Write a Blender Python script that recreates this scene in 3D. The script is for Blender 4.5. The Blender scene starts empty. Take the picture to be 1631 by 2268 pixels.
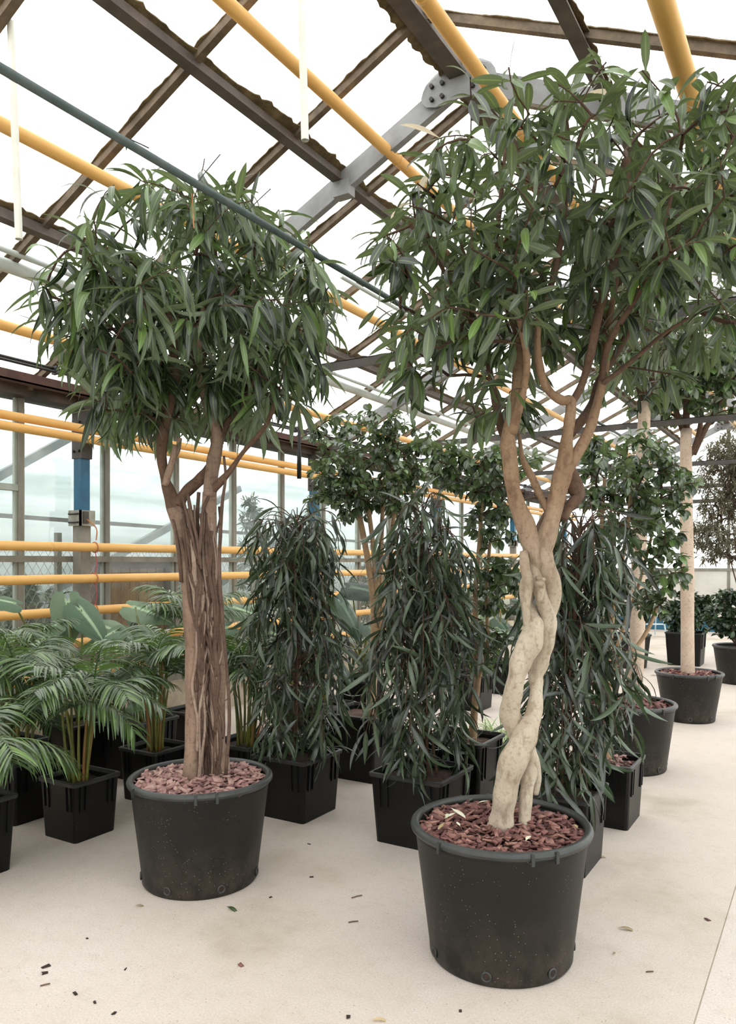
import bpy, math, random
import numpy as np
from mathutils import Matrix

# ------------------------------------------------------------------ camera, sky, exposure
TH = math.radians(31.3); FPX = 1700.0; CX = 815.5; HOR = 1245.0; EYE = 1.5
scn = bpy.context.scene
COL = scn.collection
cam_data = bpy.data.cameras.new('camera')
cam_data.sensor_fit = 'AUTO'; cam_data.sensor_width = 36.0
cam_data.lens = FPX / 2268.0 * 36.0
cam_data.shift_y = (HOR - 1134.0) / 2268.0
cam_data.clip_start = 0.05; cam_data.clip_end = 400
cam = bpy.data.objects.new('camera', cam_data); COL.objects.link(cam)
cam.location = (0, 0, EYE); cam.rotation_euler = (math.pi / 2, 0, TH)
scn.camera = cam
world = bpy.data.worlds.new('overcast_sky'); scn.world = world; world.use_nodes = True
bgn = world.node_tree.nodes['Background']
bgn.inputs[0].default_value = (1.0, 0.985, 0.985, 1); bgn.inputs[1].default_value = 3.05
scn.view_settings.view_transform = 'Standard'; scn.view_settings.look = 'None'
scn.view_settings.exposure = 0.22; scn.view_settings.gamma = 1.0
scn.view_settings.use_curve_mapping = False

# ------------------------------------------------------------------ geometry helpers
FWD = np.array([-math.sin(TH), math.cos(TH), 0.0]); RGT = np.array([math.cos(TH), math.sin(TH), 0.0])
UP = np.array([0, 0, 1.0]); CAM = np.array([0, 0, EYE])
def at(px, py, d):
    return CAM + d * (FWD + RGT * (px - CX) / FPX + UP * (HOR - py) / FPX)
def flo(px, py):
    p = at(px, py, EYE * FPX / (py - HOR)); p[2] = 0.0; return p
def cf(r, f, z=0.0):
    p = r * RGT + f * FWD; p[2] = z; return p
def nrm(v):
    v = np.asarray(v, float); return v / (np.linalg.norm(v, axis=-1, keepdims=True) + 1e-12)
OFF = {}
def off(o): return OFF.get(o.name, np.zeros(3)) if o is not None else np.zeros(3)
def link(o, parent=None):
    COL.objects.link(o)
    if parent is not None: o.parent = parent
    return o
def tag(o, label=None, cat=None, group=None, kind=None):
    if label: o['label'] = label
    if cat: o['category'] = cat
    if group: o['group'] = group
    if kind: o['kind'] = kind
    return o
def thing(name, loc, label=None, cat=None, group=None, kind=None):
    o = bpy.data.objects.new(name, None); o.empty_display_size = .1
    link(o); o.location = tuple(loc); OFF[o.name] = np.array(loc, float)
    return tag(o, label, cat, group, kind)
def mkobj(name, V, F, mat, parent=None, smooth=False, uv=None):
    me = bpy.data.meshes.new(name)
    V = np.asarray(V, float) - off(parent)
    if isinstance(F, np.ndarray) and F.ndim == 2:
        n, k = F.shape
        me.vertices.add(len(V)); me.vertices.foreach_set('co', V.astype(np.float32).ravel())
        me.loops.add(n * k); me.loops.foreach_set('vertex_index', F.astype(np.int32).ravel())
        me.polygons.add(n)
        me.polygons.foreach_set('loop_start', np.arange(0, n * k, k, dtype=np.int32))
        me.update(calc_edges=True)
    else:
        me.from_pydata([tuple(v) for v in V], [], [tuple(int(i) for i in f) for f in F])
    if uv is not None:
        l = me.uv_layers.new(name='UVMap'); l.data.foreach_set('uv', np.asarray(uv, np.float32).ravel())
    if smooth: me.polygons.foreach_set('use_smooth', [True] * len(me.polygons))
    me.validate()
    me.materials.append(mat)
    o = bpy.data.objects.new(name, me); link(o, parent); OFF[o.name] = off(parent)
    return o
class MB:
    def __init__(s): s.V = []; s.F = []; s.n = 0
    def add(s, V, F):
        s.V.append(np.asarray(V, float)); s.F += [[i + s.n for i in f] for f in F]; s.n += len(V); return s
    def box(s, x0, x1, y0, y1, z0, z1):
        V = [(x, y, z) for z in (z0, z1) for y in (y0, y1) for x in (x0, x1)]
        return s.add(V, [(0, 2, 3, 1), (4, 5, 7, 6), (0, 1, 5, 4), (2, 6, 7, 3), (0, 4, 6, 2), (1, 3, 7, 5)])
    def bar(s, a, b, w, h, up=(0, 0, 1)):
        a = np.asarray(a, float); b = np.asarray(b, float); d = nrm(b - a)
        sd = nrm(np.cross(d, up)); u = np.cross(sd, d)
        V = [p + sd * i * w / 2 + u * j * h / 2 for p in (a, b) for j in (-1, 1) for i in (-1, 1)]
        return s.add(V, [(0, 1, 3, 2), (4, 6, 7, 5), (0, 4, 5, 1), (2, 3, 7, 6), (0, 2, 6, 4), (1, 5, 7, 3)])
    def tube(s, pts, r, n=8, cap=True, bump=None, rng=None, lump=0):
        pts = np.asarray(pts, float); m = len(pts); r = np.broadcast_to(np.asarray(r, float), (m,))
        T = np.gradient(pts, axis=0); T = nrm(T)
        N = np.cross(T[0], (0, 0, 1)); N = nrm(N if np.linalg.norm(N) > .05 else np.cross(T[0], (1, 0, 0)))
        V = []; a = np.arange(n) * 2 * math.pi / n
        ph = rng.uniform(0, 6.28, 3) if rng is not None else (0, 0, 0)
        for i in range(m):
            N = nrm(N - T[i] * np.dot(N, T[i])); B = np.cross(T[i], N)
            rr = r[i]
            if lump: rr = rr * (1 + lump * np.sin(2 * a + ph[0] + i * .31) + .6 * lump * np.sin(3 * a + ph[1] - i * .47) + .5 * lump * math.sin(i * .9 + ph[2]))
            V.append(pts[i] + np.outer(np.cos(a) * rr, N) + np.outer(np.sin(a) * rr, B))
        V = np.concatenate(V); F = []
        for i in range(m - 1):
            for j in range(n):
                k = (j + 1) % n; F.append((i * n + j, i * n + k, (i + 1) * n + k, (i + 1) * n + j))
        if cap: F.append(tuple(range(n))[::-1]); F.append(tuple((m - 1) * n + j for j in range(n)))
        return s.add(V, F)
    def lathe(s, prof, c, n=48, sq=None):
        c = np.asarray(c, float); m = len(prof); V = []
        for r, z in prof:
            a = np.arange(n) * 2 * math.pi / n
            V.append(np.stack([c[0] + r * np.cos(a), c[1] + r * np.sin(a), np.full(n, c[2] + z)], 1))
        F = [(i * n + j, i * n + (j + 1) % n, (i + 1) * n + (j + 1) % n, (i + 1) * n + j) for i in range(m - 1) for j in range(n)]
        return s.add(np.concatenate(V), F)
    def build(s, name, mat, parent=None, smooth=False):
        return mkobj(name, np.concatenate(s.V), s.F, mat, parent, smooth)
def smoothpath(P, per=5):
    P = np.asarray(P, float)
    if len(P) < 3: return np.linspace(P[0], P[-1], per + 1)
    Q = np.vstack([2 * P[0] - P[1], P, 2 * P[-1] - P[-2]]); out = []
    for i in range(1, len(Q) - 2):
        for t in np.arange(per) / per:
            a, b, c, d = Q[i - 1], Q[i], Q[i + 1], Q[i + 2]
            out.append(.5 * (2 * b + (c - a) * t + (2 * a - 5 * b + 4 * c - d) * t * t + (3 * b - a - 3 * c + d) * t ** 3))
    out.append(P[-1]); return np.array(out)

# ------------------------------------------------------------------ materials
def lin(r, g, b):
    f = lambda c: (c / 255 / 12.92) if c / 255 <= .04045 else ((c / 255 + .055) / 1.055) ** 2.4
    return (f(r), f(g), f(b), 1)
def newmat(name):
    m = bpy.data.materials.new(name); m.use_nodes = True
    nt = m.node_tree; b = nt.nodes['Principled BSDF']; return m, nt, b
def N(nt, t, **kw):
    n = nt.nodes.new(t)
    for k, v in kw.items(): setattr(n, k, v)
    return n
def noise(nt, co, scale, detail=4, rough=.6):
    n = N(nt, 'ShaderNodeTexNoise'); n.inputs['Scale'].default_value = scale; n.inputs['Detail'].default_value = detail
    n.inputs['Roughness'].default_value = rough; nt.links.new(co, n.inputs['Vector']); return n.outputs['Fac']
def ramp(nt, fac, stops):
    n = N(nt, 'ShaderNodeValToRGB'); e = n.color_ramp.elements
    while len(e) < len(stops): e.new(.5)
    for k, (p, c) in enumerate(stops): e[k].position = p; e[k].color = c if len(c) == 4 else (*c, 1)
    nt.links.new(fac, n.inputs[0]); return n.outputs[0]
def mixc(nt, fac, a, b, mode='MIX'):
    n = N(nt, 'ShaderNodeMixRGB', blend_type=mode)
    for i, v in enumerate((fac, a, b)):
        if hasattr(v, 'is_output') or isinstance(v, bpy.types.NodeSocket): nt.links.new(v, n.inputs[i])
        else: n.inputs[i].default_value = v
    return n.outputs[0]
def coords(nt, scale=(1, 1, 1), kind='Object'):
    t = N(nt, 'ShaderNodeTexCoord'); m = N(nt, 'ShaderNodeMapping'); m.inputs['Scale'].default_value = scale
    nt.links.new(t.outputs[kind], m.inputs[0]); return m.outputs[0]
def bump(nt, b, h, strength, dist=.01):
    n = N(nt, 'ShaderNodeBump'); n.inputs['Strength'].default_value = strength; n.inputs['Distance'].default_value = dist
    nt.links.new(h, n.inputs['Height']); nt.links.new(n.outputs[0], b.inputs['Normal'])
BLK = (0, 0, 0, 1); WHT = (1, 1, 1, 1)
def mat(name, c1, c2=None, scale=6, rough=.6, bs=0, bscale=40, stretch=(1, 1, 1), speck=None, metal=0, spec=.5, lo=.35, hi=.65):
    m, nt, b = newmat(name); co = coords(nt, stretch)
    col = c1
    if c2: col = ramp(nt, noise(nt, co, scale, 6, .65), [(lo, c1), (hi, c2)])
    if speck:
        sc, sscale, th, sz = speck
        v = N(nt, 'ShaderNodeTexVoronoi'); v.inputs['Scale'].default_value = sscale; nt.links.new(co, v.inputs['Vector'])
        s = ramp(nt, v.outputs['Distance'], [(sz * .5, WHT), (sz, BLK)])
        big = ramp(nt, noise(nt, co, 5, 2), [(th, BLK), (th + .12, WHT)])
        n = N(nt, 'ShaderNodeMath', operation='MULTIPLY'); nt.links.new(s, n.inputs[0]); nt.links.new(big, n.inputs[1])
        col = mixc(nt, n.outputs[0], col, sc)
    if isinstance(col, tuple): b.inputs['Base Color'].default_value = col
    else: nt.links.new(col, b.inputs['Base Color'])
    b.inputs['Roughness'].default_value = rough; b.inputs['Metallic'].default_value = metal
    b.inputs['Specular IOR Level'].default_value = spec
    if bs: bump(nt, b, noise(nt, co, bscale, 5), bs)
    return m
def leafmat(name, dark, light, under, rough=.4, trans=.25, tcol=None, rib=.12, stripe=None, spec=.5, coat=0.0):
    m, nt, b = newmat(name)
    oi = N(nt, 'ShaderNodeObjectInfo'); ge = N(nt, 'ShaderNodeNewGeometry'); uv = N(nt, 'ShaderNodeTexCoord')
    ad = N(nt, 'ShaderNodeMath', operation='ADD'); nt.links.new(oi.outputs['Random'], ad.inputs[0]); nt.links.new(ge.outputs['Random Per Island'], ad.inputs[1])
    fr = N(nt, 'ShaderNodeMath', operation='FRACT'); nt.links.new(ad.outputs[0], fr.inputs[0])
    col = ramp(nt, fr.outputs[0], [(0, dark), (.65, tuple(a * .72 + c * .28 for a, c in zip(dark, light))), (1, light)])
    col = mixc(nt, ge.outputs['Backfacing'], col, under)
    sx = N(nt, 'ShaderNodeSeparateXYZ'); nt.links.new(uv.outputs['UV'], sx.inputs[0])
    a = N(nt, 'ShaderNodeMath', operation='SUBTRACT'); nt.links.new(sx.outputs[0], a.inputs[0]); a.inputs[1].default_value = .5
    b.inputs['Coat Weight'].default_value = coat; b.inputs['Coat Roughness'].default_value = .3
    c = N(nt, 'ShaderNodeMath', operation='ABSOLUTE'); nt.links.new(a.outputs[0], c.inputs[0])
    if stripe:
        col = mixc(nt, ramp(nt, c.outputs[0], [(.22, BLK), (.27, WHT)]), col, stripe)
    r = ramp(nt, c.outputs[0], [(.03, (rib * 3,) * 3), (.08, BLK)])
    col = mixc(nt, r, col, tuple(min(1, x * 2.2 + .06) for x in light[:3]) + (1,))
    nt.links.new(col, b.inputs['Base Color']); b.inputs['Roughness'].default_value = rough; b.inputs['Specular IOR Level'].default_value = spec
    t = N(nt, 'ShaderNodeBsdfTranslucent'); nt.links.new(mixc(nt, 1, col, tcol or (1.0, 1.0, .55, 1), 'MULTIPLY') if not tcol else mixc(nt, .5, col, tcol), t.inputs[0])
    mx = N(nt, 'ShaderNodeMixShader'); mx.inputs[0].default_value = trans
    nt.links.new(b.outputs[0], mx.inputs[1]); nt.links.new(t.outputs[0], mx.inputs[2])
    nt.links.new(mx.outputs[0], nt.nodes['Material Output'].inputs[0]); return m
def glassmat(name, tint, dirt, dcol, dscale=3, gloss=.04):
    m, nt, b = newmat(name); nt.nodes.remove(b); co = coords(nt, (1, 1, 1))
    tr = N(nt, 'ShaderNodeBsdfTransparent'); tr.inputs[0].default_value = tint
    tl = N(nt, 'ShaderNodeBsdfTranslucent'); tl.inputs[0].default_value = dcol
    df = N(nt, 'ShaderNodeBsdfDiffuse'); df.inputs[0].default_value = dcol
    gl = N(nt, 'ShaderNodeBsdfGlossy'); gl.inputs['Roughness'].default_value = .08
    a = N(nt, 'ShaderNodeMixShader'); a.inputs[0].default_value = .5; nt.links.new(tl.outputs[0], a.inputs[1]); nt.links.new(df.outputs[0], a.inputs[2])
    f = N(nt, 'ShaderNodeMapRange'); nt.links.new(noise(nt, co, dscale, 6), f.inputs[0]); f.inputs[1].default_value = .3; f.inputs[2].default_value = .75
    f.inputs[3].default_value = dirt * .4; f.inputs[4].default_value = dirt * 1.6
    x = N(nt, 'ShaderNodeMixShader'); nt.links.new(f.outputs[0], x.inputs[0]); nt.links.new(tr.outputs[0], x.inputs[1]); nt.links.new(a.outputs[0], x.inputs[2])
    y = N(nt, 'ShaderNodeMixShader'); y.inputs[0].default_value = gloss; nt.links.new(x.outputs[0], y.inputs[1]); nt.links.new(gl.outputs[0], y.inputs[2])
    nt.links.new(y.outputs[0], nt.nodes['Material Output'].inputs[0]); return m
MT = {}
def floormat(name, a, b_, c):
    m, nt, b = newmat(name); co = coords(nt)
    col = ramp(nt, noise(nt, co, .9, 6, .6), [(.3, a), (.46, b_), (.7, c)])
    col = mixc(nt, ramp(nt, noise(nt, co, 14, 8, .75), [(.5, BLK), (.78, (.3, .3, .3))]), col, lin(150, 138, 120))
    col = mixc(nt, ramp(nt, noise(nt, co, 130, 4, .8), [(.42, (.32,) * 3), (.6, BLK)]), col, lin(150, 138, 124))
    v = N(nt, 'ShaderNodeTexVoronoi'); v.inputs['Scale'].default_value = 46; nt.links.new(co, v.inputs['Vector'])
    s = ramp(nt, v.outputs['Distance'], [(.06, (.8,) * 3), (.14, BLK)])
    v2 = ramp(nt, noise(nt, co, 9, 3), [(.44, BLK), (.58, WHT)])
    q = N(nt, 'ShaderNodeMath', operation='MULTIPLY'); nt.links.new(s, q.inputs[0]); nt.links.new(v2, q.inputs[1])
    col = mixc(nt, q.outputs[0], col, lin(110, 100, 88))
    nt.links.new(col, b.inputs['Base Color']); b.inputs['Roughness'].default_value = .75; b.inputs['Specular IOR Level'].default_value = .3
    bump(nt, b, noise(nt, co, 60, 8, .7), .12, .004); return m
MT['floor'] = floormat('concrete_floor', lin(166, 155, 134), lin(201, 189, 178), lin(211, 200, 193))
MT['floor2'] = floormat('concrete_floor_pale', lin(196, 186, 176), lin(208, 198, 190), lin(216, 206, 200))
MT['joint'] = mat('joint_filler', lin(176, 168, 150), lin(150, 141, 122), 6, .9)
MT['ground'] = mat('outdoor_ground', lin(92, 96, 76), lin(120, 116, 98), 1.5, .95)
MT['kerb'] = mat('dirty_concrete', lin(190, 178, 158), lin(140, 126, 104), 2.2, .85, .3, 30)
MT['roofbar'] = mat('weathered_bar', lin(84, 72, 60), lin(120, 104, 84), 9, .8, .4, 60, (1, 1, 1))
MT['purlin'] = mat('dark_purlin', lin(72, 66, 62), lin(96, 86, 78), 7, .7, .2, 50)
MT['putty'] = mat('mossy_dirt', lin(88, 76, 54), lin(134, 116, 86), 14, .95, .4, 60)
MT['rafter'] = mat('grey_steel', lin(140, 142, 142), lin(112, 112, 112), 4, .55, .1, 30)
MT['tie'] = mat('dark_angle_iron', lin(60, 58, 56), lin(82, 74, 68), 6, .65)
MT['eave'] = mat('grimy_beam', lin(52, 44, 38), lin(84, 70, 58), 4, .75, .2, 25)
MT['rust'] = mat('rusty_steel', lin(92, 62, 52), lin(70, 48, 42), 8, .8, .2, 40)
MT['pinkplate'] = mat('faded_red_plate', lin(176, 148, 140), lin(150, 120, 112), 10, .8)
MT['mullion'] = mat('grey_mullion', lin(112, 108, 98), lin(142, 140, 130), 5, .7, .15, 30, (1, 1, .3))
MT['mull2'] = mat('pale_sealant', lin(176, 184, 176), lin(150, 158, 148), 5, .8)
MT['blue'] = mat('blue_paint', lin(10, 92, 124), lin(8, 76, 108), 5, .4, .05, 20, speck=(lin(170, 160, 130), 16, .6, .1))
MT['concpost'] = mat('grey_post', lin(118, 114, 106), lin(140, 136, 128), 7, .8, .2, 30)
MT['clamp'] = mat('galvanised_clamp', lin(160, 158, 146), lin(130, 126, 114), 20, .5, metal=.3)
MT['dkbracket'] = mat('dark_bracket', lin(58, 50, 46), lin(80, 70, 64), 9, .6)
MT['bolt'] = mat('bolt_steel', lin(52, 48, 46), None, rough=.5, metal=.4)
MT['pipe'] = mat('ochre_pipe_paint', lin(232, 182, 108), lin(224, 170, 94), 3, .42, .05, 10)
MT['conduit'] = mat('dark_green_conduit', lin(58, 74, 74), lin(78, 90, 88), 12, .45)
MT['greypipe'] = mat('pale_grey_tube', lin(196, 202, 198), lin(176, 182, 176), 4, .5)
MT['whitetube'] = mat('white_plastic_tube', lin(236, 236, 228), lin(222, 220, 208), 8, .5)
MT['black'] = mat('black_plastic', lin(18, 18, 19), None, rough=.5)
MT['wire'] = mat('orange_wire', lin(196, 128, 74), lin(160, 80, 60), 20, .5)
MT['wirered'] = mat('red_wire', lin(170, 70, 70), None, rough=.5)
MT['board'] = mat('brown_board', lin(164, 126, 88), lin(116, 84, 56), 12, .85, .3, 40, (1, 1, .12))
MT['fencewire'] = mat('fence_wire', lin(150, 140, 116), None, rough=.6, metal=.3)
MT['glass'] = glassmat('dusty_wall_glass', (.94, .965, .955, 1), .055, (.72, .8, .77, 1))
MT['roofglass'] = glassmat('roof_glass', (.97, .985, .98, 1), .10, (.95, .96, .95, 1), 2, .02)
MT['polysheet'] = mat('polytunnel_sheet', lin(182, 190, 189), lin(138, 152, 149), 1.5, .5, .3, 3, (.3, .10, 2.2))
MT['brace'] = mat('grey_brace', lin(92, 100, 100), lin(112, 118, 116), 4, .7)
MT['farwall'] = mat('whitewashed_panel', lin(212, 210, 204), lin(192, 188, 180), 1.2, .8)
MT['blueboard'] = mat('blue_base_board', lin(34, 100, 128), lin(28, 84, 110), 3, .6)
MT['rpot'] = mat('charcoal_round_pot', lin(15, 16, 14), lin(26, 24, 20), 3, .5, .06, 60, speck=(lin(150, 148, 136), 70, .44, .13), spec=.35)
def dusty_pot(m):
    nt = m.node_tree; b = nt.nodes['Principled BSDF']; src = b.inputs['Base Color'].links[0].from_socket; co = coords(nt)
    sx = N(nt, 'ShaderNodeSeparateXYZ'); nt.links.new(co, sx.inputs[0]); z = ramp(nt, sx.outputs[2], [(.0, WHT), (.09, (.55,) * 3), (.3, BLK)])
    n = ramp(nt, noise(nt, coords(nt, (1, 1, .6)), 9, 7, .7), [(.42, BLK), (.72, (.8,) * 3)])
    q = N(nt, 'ShaderNodeMath', operation='MULTIPLY'); nt.links.new(z, q.inputs[0]); nt.links.new(n, q.inputs[1])
    nt.links.new(mixc(nt, q.outputs[0], src, lin(86, 74, 64)), b.inputs['Base Color'])
dusty_pot(MT['rpot'])
MT['rim'] = mat('worn_pot_rim', lin(36, 38, 37), lin(58, 60, 58), 6, .42, .08, 40)
MT['spot'] = mat('black_square_pot', lin(8, 8, 9), lin(13, 13, 13), 3, .4, .04, 60, speck=(lin(120, 124, 110), 80, .5, .1), spec=.3)
MT['srim'] = mat('black_pot_rim', lin(28, 29, 30), lin(46, 46, 46), 8, .45)
MT['soil'] = mat('potting_soil', lin(58, 42, 34), lin(90, 66, 52), 40, .95, .8, 90, speck=(lin(200, 180, 150), 120, .5, .12))
MT['soil2'] = mat('dark_soil', lin(44, 34, 28), lin(62, 48, 40), 40, .95, .8, 90)
def chipmat(name, a, b_, c):
    m, nt, b = newmat(name); oi = N(nt, 'ShaderNodeObjectInfo'); ge = N(nt, 'ShaderNodeNewGeometry')
    ad = N(nt, 'ShaderNodeMath', operation='ADD'); nt.links.new(oi.outputs['Random'], ad.inputs[0]); nt.links.new(ge.outputs['Random Per Island'], ad.inputs[1])
    fr = N(nt, 'ShaderNodeMath', operation='FRACT'); nt.links.new(ad.outputs[0], fr.inputs[0])
    col = ramp(nt, fr.outputs[0], [(0, a), (.5, b_), (1, c)]); co = coords(nt, (1, 6, 6), 'Generated')
    col = mixc(nt, ramp(nt, noise(nt, co, 3, 5), [(.35, (.5,) * 3), (.7, BLK)]), col, tuple(x * .5 for x in a[:3]) + (1,))
    nt.links.new(col, b.inputs['Base Color']); b.inputs['Roughness'].default_value = .8; return m
MT['chipred'] = chipmat('red_bark_chip', lin(92, 56, 52), lin(130, 84, 78), lin(176, 132, 116))
MT['chippink'] = chipmat('pink_bark_chip', lin(140, 100, 96), lin(172, 132, 126), lin(190, 160, 144))
def barkmat(name, a, b_, dark, sc=9, st=(1, 1, .35), bs=.6):
    m, nt, b = newmat(name); co = coords(nt, st)
    col = ramp(nt, noise(nt, co, sc, 6, .65), [(.3, a), (.7, b_)])
    co2 = coords(nt, (1, 1, 1.0))
    col = mixc(nt, ramp(nt, noise(nt, co2, 55, 6, .7), [(.52, BLK), (.72, (.8,) * 3)]), col, dark)
    nt.links.new(col, b.inputs['Base Color']); b.inputs['Roughness'].default_value = .8; b.inputs['Specular IOR Level'].default_value = .25
    bump(nt, b, noise(nt, co2, 48, 8, .7), bs, .008); return m
MT['barkpale'] = barkmat('pale_smooth_bark', lin(206, 194, 176), lin(180, 164, 142), lin(140, 120, 98))
MT['barktan'] = barkmat('tan_warty_bark', lin(170, 146, 118), lin(142, 116, 92), lin(108, 82, 64), 14)
def bark_by_height(name, lo, hi, d1, d2, z0, z1):
    m, nt, b = newmat(name); co = coords(nt, (1, 1, .35)); co2 = coords(nt)
    sx = N(nt, 'ShaderNodeSeparateXYZ'); nt.links.new(co2, sx.inputs[0]); mr = N(nt, 'ShaderNodeMapRange'); nt.links.new(sx.outputs[2], mr.inputs[0])
    mr.inputs[1].default_value = z0; mr.inputs[2].default_value = z1; g_ = mr.outputs[0]
    n1 = noise(nt, co, 10, 6, .65); ca = ramp(nt, n1, [(.3, lo[0]), (.7, lo[1])]); cb = ramp(nt, n1, [(.3, hi[0]), (.7, hi[1])])
    col = mixc(nt, g_, ca, cb); n2 = noise(nt, co2, 60, 6, .7)
    col = mixc(nt, ramp(nt, n2, [(.5, BLK), (.7, (.7,) * 3)]), col, mixc(nt, g_, d1, d2))
    col = mixc(nt, ramp(nt, noise(nt, co, 26, 4, .5), [(.56, BLK), (.66, (.5,) * 3)]), col, mixc(nt, g_, d1, d2))
    nt.links.new(col, b.inputs['Base Color']); b.inputs['Roughness'].default_value = .8; b.inputs['Specular IOR Level'].default_value = .25
    bump(nt, b, noise(nt, co, 40, 8, .75), .7, .01); return m
MT['barkone'] = bark_by_height('braided_bark', (lin(200, 188, 170), lin(172, 156, 136)), (lin(158, 130, 104), lin(132, 104, 80)), lin(132, 112, 92), lin(96, 72, 56), 1.25, 1.75)
MT['barkgrey'] = barkmat('grey_brown_bark', lin(158, 134, 116), lin(110, 88, 74), lin(74, 56, 47), 12)
MT['barkbrown'] = barkmat('brown_bark', lin(112, 88, 72), lin(84, 64, 52), lin(54, 40, 32), 14)
MT['root'] = barkmat('aerial_root_bark', lin(112, 90, 78), lin(74, 56, 47), lin(46, 34, 28), 14, bs=.4)
MT['rootpale'] = barkmat('pale_root_bark', lin(168, 148, 132), lin(130, 108, 94), lin(86, 68, 58), 14, bs=.4)
MT['twig'] = mat('twig_bark', lin(92, 66, 50), lin(70, 50, 40), 20, .8)
MT['twiglight'] = mat('light_stem_bark', lin(180, 150, 116), lin(146, 118, 90), 14, .8, .3, 50)
MT['palebark'] = barkmat('pale_straight_bark', lin(208, 188, 170), lin(178, 156, 136), lin(128, 106, 88), 6, (1, 1, .8), .3)
MT['leafA'] = leafmat('broad_leaf', lin(12, 23, 13), lin(104, 134, 60), lin(100, 114, 86), .42, .26, spec=.9, coat=.3)
MT['leafyoung'] = leafmat('young_leaf', lin(214, 184, 152), lin(196, 196, 140), lin(216, 200, 170), .4, .4, tcol=(.8, .7, .55, 1))
MT['leafB'] = leafmat('narrow_leaf', lin(14, 26, 16), lin(104, 134, 66), lin(110, 126, 98), .42, .26, spec=.9, coat=.28)
MT['leafC'] = leafmat('weeping_leaf', lin(10, 19, 12), lin(66, 88, 50), lin(68, 86, 60), .4, .13, spec=.9, coat=.3)
MT['leafD'] = leafmat('glossy_small_leaf', lin(20, 36, 21), lin(104, 134, 72), lin(104, 122, 90), .36, .25, spec=1.0, coat=.4)
MT['leafdark'] = leafmat('dark_shrub_leaf', lin(24, 40, 24), lin(52, 76, 42), lin(60, 80, 54), .35, .12)
MT['leafolive'] = leafmat('grey_olive_leaf', lin(72, 72, 56), lin(118, 112, 88), lin(126, 122, 104), .6, .2)
MT['palm'] = leafmat('palm_leaflet', lin(26, 50, 22), lin(100, 130, 66), lin(84, 112, 60), .36, .22, spec=.9, coat=.3)
MT['cane'] = mat('palm_cane', lin(120, 118, 48), lin(74, 84, 34), 10, .5, 0, 40, (4, 4, .6))
MT['canered'] = mat('russet_palm_cane', lin(140, 86, 48), lin(110, 100, 48), 8, .6, 0, 40, (4, 4, .6))
MT['ear'] = leafmat('elephant_ear_leaf', lin(84, 110, 84), lin(120, 140, 112), lin(74, 96, 70), .45, .2, rib=.25)
MT['eardark'] = leafmat('dark_big_leaf', lin(28, 46, 32), lin(52, 74, 54), lin(40, 58, 40), .3, .1, rib=.2)
MT['spider'] = leafmat('striped_leaf', lin(96, 130, 70), lin(130, 156, 96), lin(120, 146, 96), .4, .3, rib=.0, stripe=lin(226, 232, 206))
MT['hedge'] = leafmat('hedge_leaf', lin(34, 52, 34), lin(70, 92, 56), lin(60, 80, 54), .6, .1)
MT['dry'] = leafmat('dry_leaf', lin(140, 120, 88), lin(170, 156, 120), lin(150, 134, 104), .7, .1)
MT['palelit'] = leafmat('pale_litter', lin(206, 204, 176), lin(224, 216, 196), lin(210, 204, 180), .7, .1)
MT['ladder'] = mat('pale_blue_ladder_paint', lin(190, 206, 214), lin(170, 188, 198), 6, .5)
MT['label'] = mat('white_sticker', lin(230, 230, 226), None, rough=.6)

# ------------------------------------------------------------------ the setting
XL, XR, XC = -5.5, 1.65, -1.93; ZE, ZR = 2.83, 4.52; SL = (ZR - ZE) / (XC - XL)
Y0, Y1 = -3.82, 17.98
def zroof(x): return ZE + SL * (x - XL) if x <= XC else ZR - SL * (x - XC)
GRID = [2.90 + .84 * k for k in range(-8, 19)]
FRAMES = [4.24 + 3.36 * k for k in range(-2, 5)]
rs = np.random.default_rng(5)

g = MB().box(-60, 60, -40, 80, -.3, -.06).build('ground', MT['ground']); tag(g, 'bare ground outside the greenhouse', kind='structure')
fl = thing('floor', (0, 0, 0), 'beige concrete floor of large worn slabs', kind='structure')
MB().box(XL - .1, XR + .1, Y0 - .1, Y1 + .1, -.10, -.003).build('slab_bed', MT['joint'], fl)
xs = [XL - .1, -3.62, -.39, XR + .1]; ys = [Y0 - .1, Y1 + .1]
for i in range(3):
    for j in range(1):
        e = .0025
        MB().box(xs[i] + e, xs[i + 1] - e, ys[j] + e, ys[j + 1] - e, -.05, 0).build('slab', MT['floor2'] if i == 2 else MT['floor'], fl)

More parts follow.
